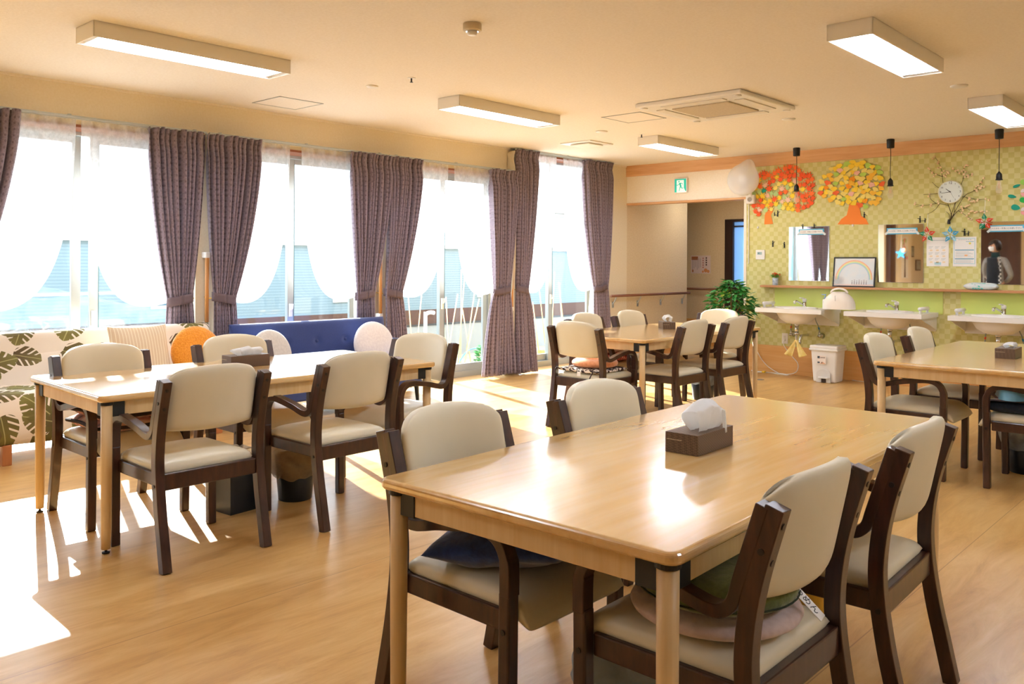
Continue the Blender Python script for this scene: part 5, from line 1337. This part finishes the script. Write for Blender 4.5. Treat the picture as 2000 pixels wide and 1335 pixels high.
# silhouettes
def figure(m, ox, oz, s, mir=1, arm=(.35, .12)):
    def q(x, z): return (ox+mir*x*s, oz+z*s)
    m.prism([q(.02, 0), q(.12, 0), q(.1, .3), q(.13, .62), q(.08, .7), q(-.08, .7), q(-.12, .62), q(-.1, .3), q(-.12, 0), q(-.02, 0), q(0, .28)], .0012, 'y', -.002)
    m.prism([q(.1*math.cos(a), .84+.12*math.sin(a)) for a in [2*PI*k/12 for k in range(12)]], .0012, 'y', -.002)
    m.prism([q(.06, .68), q(.06+arm[0], .6+arm[1]), q(.06+arm[0], .54+arm[1]), q(.06, .56)], .0012, 'y', -.0021)
M_sil = mat('black_silhouette_card', '#22261f', .7)
for u, v, l, fs in ((1797, 435, 'black silhouette of an adult and child above the middle mirror', ((0, 0, .075, -1, (.3, .05)), (.05, 0, .052, 1, (.2, .15)))),
        (1884, 460.5, 'black silhouette of an adult and child on top of the right notice', ((0, 0, .078, -1, (.35, .05)), (.036, 0, .054, 1, (.3, .25)))),
        (1519, 423, 'black silhouette pair beside the maple trunk', ((0, 0, .078, 1, (.3, .2)), (-.04, .01, .052, -1, (.2, .1)))),
        (1509.5, 482, 'single black silhouette with an arm raised, left of the left mirror', ((0, 0, .08, 1, (.3, .25)),)),
        (1532, 484, 'single black silhouette beside the left edge of the left mirror', ((0, 0, .075, -1, (.2, .2)),)),
        (1568, 447, 'black silhouette climbing over the left corner of the left mirror', ((0, 0, .062, -1, (.3, .2)),)),
        (1590, 445, 'small black silhouette sitting on top of the left mirror', ((0, 0, .055, 1, (.4, .0)),)),
        (1688, 425, 'black silhouette sitting on the root of the yellow tree', ((0, 0, .068, 1, (.4, -.3)),))):
    m = MB()
    for f in fs: figure(m, f[0], f[1], f[2], f[3], f[4])
    if len(fs) > 1: m.prism([(fs[1][0], .018), (0, .018), (0, .024), (fs[1][0], .024)], .0012, 'y', -.002)
    o = m.build('silhouette_sticker', M_sil, loc=W(u, v, YB-.012 if 'mirror' in l and 'over' in l or 'on top of the left' in l or 'notice' in l else YB-.001)); tag(o, l, 'sticker')

# ================================================================== POTTED PLANT
g = thing('potted_plant', 'leafy green potted plant between the corridor opening and the left basin', 'plant', (-4.87, 9.10, 0))
MB().lathe([(.09, 0), (.10, .01), (.125, .5), (.135, .5), (.135, .54), (.12, .54), (.115, .50), (.001, .49)], seg=32, cap=False).build('planter', mat('white_planter', '#ddd6ca', .5), g, smooth=True)
random.seed(31); m = MB(); tips = []
for i in range(16):
    a = random.uniform(0, 2*PI); r = random.uniform(.08, .30); h = random.uniform(.18, .62)
    P = srt([(.02*math.cos(a), .02*math.sin(a), .48), (.4*r*math.cos(a), .4*r*math.sin(a), .48+h*.6), (r*math.cos(a), r*math.sin(a), .50+h*.85)], 5); m.tube(P, .005, 6); tips += [q for q in P[3:]]
m.build('stems', mat('brown_stem', '#7a6238', .7), g, smooth=True)
def _pl():
    a = random.uniform(0, 2*PI); t = random.random()
    z = .62+t*.48; rr = .30*math.sin(PI*min(1, .22+t*.75))*random.uniform(.45, 1)
    if random.random() < .12: z -= .14; rr *= 1.05
    return Vector((rr*math.cos(a), rr*math.sin(a)*.85, z)), (math.cos(a), math.sin(a), random.uniform(-.7, .5))
M_ficus = mottled('ficus_leaf', '#1f6b2e', '#3f9a3e', 14, .4); bsdf(M_ficus).inputs['Specular IOR Level'].default_value = .6
leaf_cloud(620, _pl, .085, 33).build('foliage', M_ficus, g, recalc=False)
def _pl2():
    p, d = _pl(); return p*1.0+Vector((0, -.02, -.04)), d
leaf_cloud(70, _pl2, .075, 35).build('young_leaves', mottled('young_leaf', '#8fae34', '#c3c850', 20, .45), g, recalc=False)

# ================================================================== PERSON (stands out of view, seen in the right mirror)
def skin(name, V, E_, rad, m, parent, sub=2, root=0, loc=(0, 0, 0)):
    me = bpy.data.meshes.new(name); me.from_pydata([Vector(v) for v in V], E_, []); me.materials.append(m)
    o = bpy.data.objects.new(name, me); COL.objects.link(o); o.parent = parent; o.location = loc
    md = o.modifiers.new('skin', 'SKIN'); md.use_smooth_shade = True; md.branch_smoothing = .6
    if not me.skin_vertices: me.skin_vertices.new() if hasattr(me.skin_vertices, 'new') else None
    for i, r in enumerate(rad):
        r = r if isinstance(r, tuple) else (r, r); me.skin_vertices[0].data[i].radius = r
    me.skin_vertices[0].data[root].use_root = True
    s = o.modifiers.new('sub', 'SUBSURF'); s.levels = sub; s.render_levels = sub; return o
M_skin = mat('skin', '#d9a585', .55); M_hair = mottled('dark_hair', '#1c1514', '#2c211e', 60, .45); M_mask = mat('white_face_mask', '#eceef0', .8)
p = thing('person', 'person in a black apron, grey cardigan and white mask, reflected in the right mirror', 'person', (-4.22, .88, 0), .35)
V = [(0, 0, .94), (0, 0, 1.08), (0, .005, 1.24), (0, 0, 1.38), (0, 0, 1.46), (0, .005, 1.53), (0, .015, 1.59)]; rad = [(.14, .10), (.125, .09), (.135, .10), (.14, .095), (.07, .06), (.05, .05), (.048, .05)]
E_ = [(i, i+1) for i in range(6)]
def add(v, r, par): V.append(v); rad.append(r); E_.append((par, len(V)-1)); return len(V)-1
for s in (-1, 1):
    a = add((s*.16, 0, 1.42), .055, 3); a = add((s*.215, -.02, 1.27), .045, a); a = add((s*.25, -.07, 1.12), .038, a); a = add((s*.16, -.13, 1.02), .032, a); a = add((s*.07, -.165, .975), .024, a); h_ = add((s*.03, -.175, .955), (.03, .014), a)
    for k in range(4):
        f1 = add((s*.005-s*.012*abs(k-1.5), -.182, .985-.022*k), .0085, h_); f2 = add((-s*.028+s*.004*k, -.186, .982-.024*k), .0075, f1); add((-s*.05+s*.006*k, -.18, .975-.024*k), .0065, f2)
    t1 = add((s*.045, -.17, .99), .009, a); add((s*.028, -.178, 1.012), .0075, t1)
    b = add((s*.10, 0, .86), .09, 0); b = add((s*.105, .01, .66), .07, b); b = add((s*.105, .015, .48), .052, b); b = add((s*.105, -.01, .30), .05, b); b = add((s*.105, -.015, .10), .035, b); add((s*.115, .09, .035), (.035, .025), b)
skin('body', V, E_, rad, M_skin, p)
# head with face
def _hd(u, v):
    a, b = 2*PI*u, PI*v; x, y, z = math.sin(b)*math.cos(a), math.sin(b)*math.sin(a), math.cos(b)
    w_ = .078*(1-.22*max(0, -z)**1.5); d_ = .095; q = Vector((x*w_, y*d_, z*.118))
    if y > 0: q.y *= 1-.10*max(0, -z); 
    q += Vector((0, .026*math.exp(-((x/.16)**2+((z+.10)/.17)**2)) if y > 0 else 0, 0))
    for sx in (-1, 1): q.y -= .010*math.exp(-(((x-sx*.38)/.17)**2+((z-.05)/.13)**2)) if y > 0 else 0
    return q
hd_ = MB().grid(_hd, 48, 36).build('head', M_skin, p, smooth=True, loc=(0, .025, 1.66), rot=(0, 0, .55))
for s in (-1, 1):
    MB().sphere((s*.079, -.002, -.005), .022, (.35, .7, 1.2), 12, 8).build('ear', M_skin, hd_, smooth=True)
    MB().sphere((s*.030, .078, .008), .011, (1.2, .6, .7), 12, 8).build('eye', mat('eye_dark', '#241a18', .2), hd_, smooth=True)
    MB().box((s*.031, .0865, .030), (.030, .006, .006), rot=(0, s*-.1, 0)).build('eyebrow', M_hair, hd_, bevel=.002)
def _mk(u, v):
    a = (u-.5)*2.3; z = -.085+.085*v; r = 1.05+.07*math.sin(PI*v)*math.exp(-a*a*2)
    b = math.acos(max(-1, min(1, z/.118))); w_ = .078*(1-.22*max(0, -z/.118)**1.5); return Vector((math.sin(a)*w_*r*max(.75, math.sin(b)), math.cos(a)*.098*r*max(.80, math.sin(b))+.006, z))
MB().grid(_mk, 20, 12).build('face_mask', M_mask, hd_, smooth=True, solid=.003)
def _hr(u, v):
    a, b = 2*PI*u, PI*v*.72; x, y, z = math.sin(b)*math.cos(a), math.sin(b)*math.sin(a), math.cos(b)
    q = Vector((x*.094, y*.11-.010, z*.132+.004))
    if y > .1: 
        lim = .045+.02*math.sin(a*3); q.z = max(q.z, lim*min(1, (y-.1)*3)+q.z*(1-min(1, (y-.1)*3)))
    q += Vector((1, 1, .4))*.005*noise.noise(Vector((x*7, y*7, z*3))); return q
MB().grid(_hr, 56, 24).build('hair', M_hair, hd_, smooth=True, solid=.01)
# clothes
M_cardi = mottled('grey_cardigan', '#8d8a86', '#a09c97', 60, .95, .2); M_apron = mottled('black_apron', '#10161d', '#18202a', 20, .85); M_trou = mat('black_trousers', '#14161b', .9); M_chk = mat('black_white_gingham', '#ffffff', .9)
_c = N(M_chk, 'ShaderNodeTexChecker'); L(M_chk, coords(M_chk), _c.inputs[0]); _c.inputs['Scale'].default_value = 26; _c.inputs[1].default_value = lin('#e8e6e2'); _c.inputs[2].default_value = lin('#1c2026'); L(M_chk, _c.outputs[0], bsdf(M_chk).inputs['Base Color'])
V = [(0, -.01, .90), (0, -.01, 1.10), (0, -.005, 1.26), (0, -.01, 1.40), (0, -.008, 1.475)]; rad = [(.165, .115), (.15, .11), (.155, .115), (.155, .108), (.075, .07)]; E_ = [(i, i+1) for i in range(4)]
for s in (-1, 1): a = add((s*.175, 0, 1.42), .068, 3); a = add((s*.23, -.02, 1.27), .06, a); a = add((s*.262, -.075, 1.12), .052, a); a = add((s*.165, -.135, 1.02), .044, a); add((s*.085, -.165, .98), .036, a)
skin('cardigan', V, E_, rad, M_cardi, p)
V = [(0, 0, .92)]; rad = [(.15, .115)]; E_ = []
for s in (-1, 1): b = add((s*.10, 0, .84), .10, 0); b = add((s*.11, .01, .50), .066, b); add((s*.11, -.012, .08), .058, b)
skin('trousers', V, E_, rad, M_trou, p)
def _ap(u, v):
    a = (u-.5)*2*(1.05 if v < .62 else 1.05-.9*(v-.62)); z = .62+v*.83; r = .132 if v > .35 else .132+.03*(.35-v)/.35
    return Vector((math.sin(a)*.155, .018+math.cos(a)*r-.012, z))
MB().grid(_ap, 24, 28).build('apron', M_apron, p, smooth=True, solid=.004)
MB().lathe([(.075, 1.44), (.066, 1.50), (.062, 1.545), (.058, 1.55)], seg=24, sx=1.1, cap=False).build('high_collar', mat('dark_green_collar', '#1d3a38', .9), p, smooth=True, solid=.006)
for s in (-1, 1):
    def _g(u, v, s=s):
        a = s*(.78+.34*u); z = .92+v*.53-.02*u; return Vector((math.sin(a)*(.172-.02*v), math.cos(a)*(.138-.012*v)-.004, z))
    MB().grid(_g, 6, 24).build('gingham_edging', M_chk, p, smooth=True, solid=.006)
    MB().sphere((s*.115, .055, .045), .05, (.9, 2.3, .85), 16, 10).build('shoe', M_trou, p, smooth=True)

# ================================================================== SEEN ONLY IN THE MIRRORS
struct('wall_pillar', MB().bx(XW, -6.55, -1.65, -.75, 0, ZC), M_wall_white)
M_brn = grain('dark_brown_panel', [(.3, '#4a3029'), (.7, '#5c3d33')], (8, 8, 1), 2, .5)
struct('trim_9', MB().bx(XW, -6.60, -.75, -.42, 0, ZC), M_brn)
d2 = sgroup('door_2', (-5.06, -3.19, 0)); MB().bx(-.42, .42, -.01, .03, 0, 2.15).build('door_panel', M_brn, d2, bevel=.004); MB().bx(-.36, -.32, .03, .05, .9, 1.2).build('door_handle', M_alu, d2, bevel=.003)
g = thing('paper_tree_poster', 'paper poster of a pink blossoming tree on the white pillar, seen in the middle mirror', 'poster', (-6.548, -1.2, 1.0))
MB().bx(-.001, .002, -.22, .22, 0, .95).build('sheet', M_paperw, g); MB().prism([(-.05, .02), (.05, .02), (.03, .3), (.04, .5), (-.04, .5), (-.03, .3)], .002, 'x', .002).build('trunk', mat('paper_brown', '#5a4636', .8), g)
random.seed(2)
for i in range(22):
    pk = i % 3 != 0; MB().prism([(.038*math.cos(a), .03*math.sin(a)) for a in [2*PI*k/10 for k in range(10)]], .002, 'x').build('paper_petal' if pk else 'paper_leaf', mat('paper_blossom_pink', '#f2a8ac') if pk else mat('paper_pale_green', '#6fb060'), g, loc=(.004+.001*(i % 4), random.uniform(-.15, .15), random.uniform(.45, .88)))
for i, (x, y, z, rz, l) in enumerate(((-6.68, -2.05, 1.62, PI/2, 'small framed picture on the window wall behind the camera, upper one'), (-6.68, -2.55, 1.30, PI/2, 'small framed picture on the window wall behind the camera, lower one'), (-4.25, -3.18, 1.50, 0, 'framed picture right of the brown door behind the camera'))):
    g = thing('framed_picture', l, 'picture', (x, y, z), rz)
    MB().bx(-.17, .17, -.012, .012, -.13, .13).build('frame', mat('brown_frame', '#5a3a2a', .5), g, bevel=.003); s_ = -1 if rz else 1
    MB().bx(-.145, .145, .011*s_, .014*s_, -.105, .105).build('print', mottled('muted_print', '#8f8f86', '#b6b2a4', 8, .6), g)
g = thing('star_ornament', 'blue star ornament with a round face near the pillar, seen in the middle mirror', 'ornament', (-6.35, -.35, 1.55))
st = [(.13*(1 if k % 2 == 0 else .45)*math.cos(PI/2+k*PI/5), .13*(1 if k % 2 == 0 else .45)*math.sin(PI/2+k*PI/5)) for k in range(10)]
MB().prism(st, .02, 'y').build('star', mat('ornament_blue', '#2f8fc4', .6), g, bevel=.003); MB().sphere((.06, .02, .07), .05, (1, .3, 1)).build('face', mat('ornament_peach', '#eebf98', .6), g, smooth=True)
MB().tube([(0, .01, .12), (0, .01, ZC-1.55)], .002, 6).build('string', M_paperw, g)

# floor outlet cover and humidifier steam
def FP(u, v, z=0):
    r = ray(u, v); t = (z-CAM_H)/r.z; return Vector((r.x*t, r.y*t, z))
o = MB().lathe([(.055, 0), (.053, .003), (.02, .0035)], seg=32).build('floor_outlet', mat('brushed_floor_metal', '#8b8478', .5, .6), loc=FP(1483, 741)); tag(o, 'round metal outlet cover set in the floor before the wainscot', 'floor outlet')
M_steam = bpy.data.materials.new('steam'); M_steam.use_nodes = True
_t = M_steam.node_tree; _t.nodes.remove(_t.nodes['Principled BSDF'])
_v = N(M_steam, 'ShaderNodeVolumeScatter'); _v.inputs['Color'].default_value = (.98, .98, 1, 1)
_n = noise_tex(M_steam, coords(M_steam), 9, 3); L(M_steam, math_n(M_steam, 'MULTIPLY', math_n(M_steam, 'GREATER_THAN', _n, .42), math_n(M_steam, 'MULTIPLY', _n, 9)), _v.inputs['Density'])
L(M_steam, _v.outputs[0], _t.nodes['Material Output'].inputs['Volume'])
m = MB().sphere((-.02, 0, .06), .07, (1.5, .7, .8), 24, 16)
for q in m.b.verts: q.co += Vector((.02, .01, .02))*noise.noise(q.co*14)
o = m.build('steam', M_steam, loc=(-3.66, 9.2, 1.06), smooth=True); tag(o, 'faint white steam rising above the cream humidifier', 'steam'); o['kind'] = 'stuff'
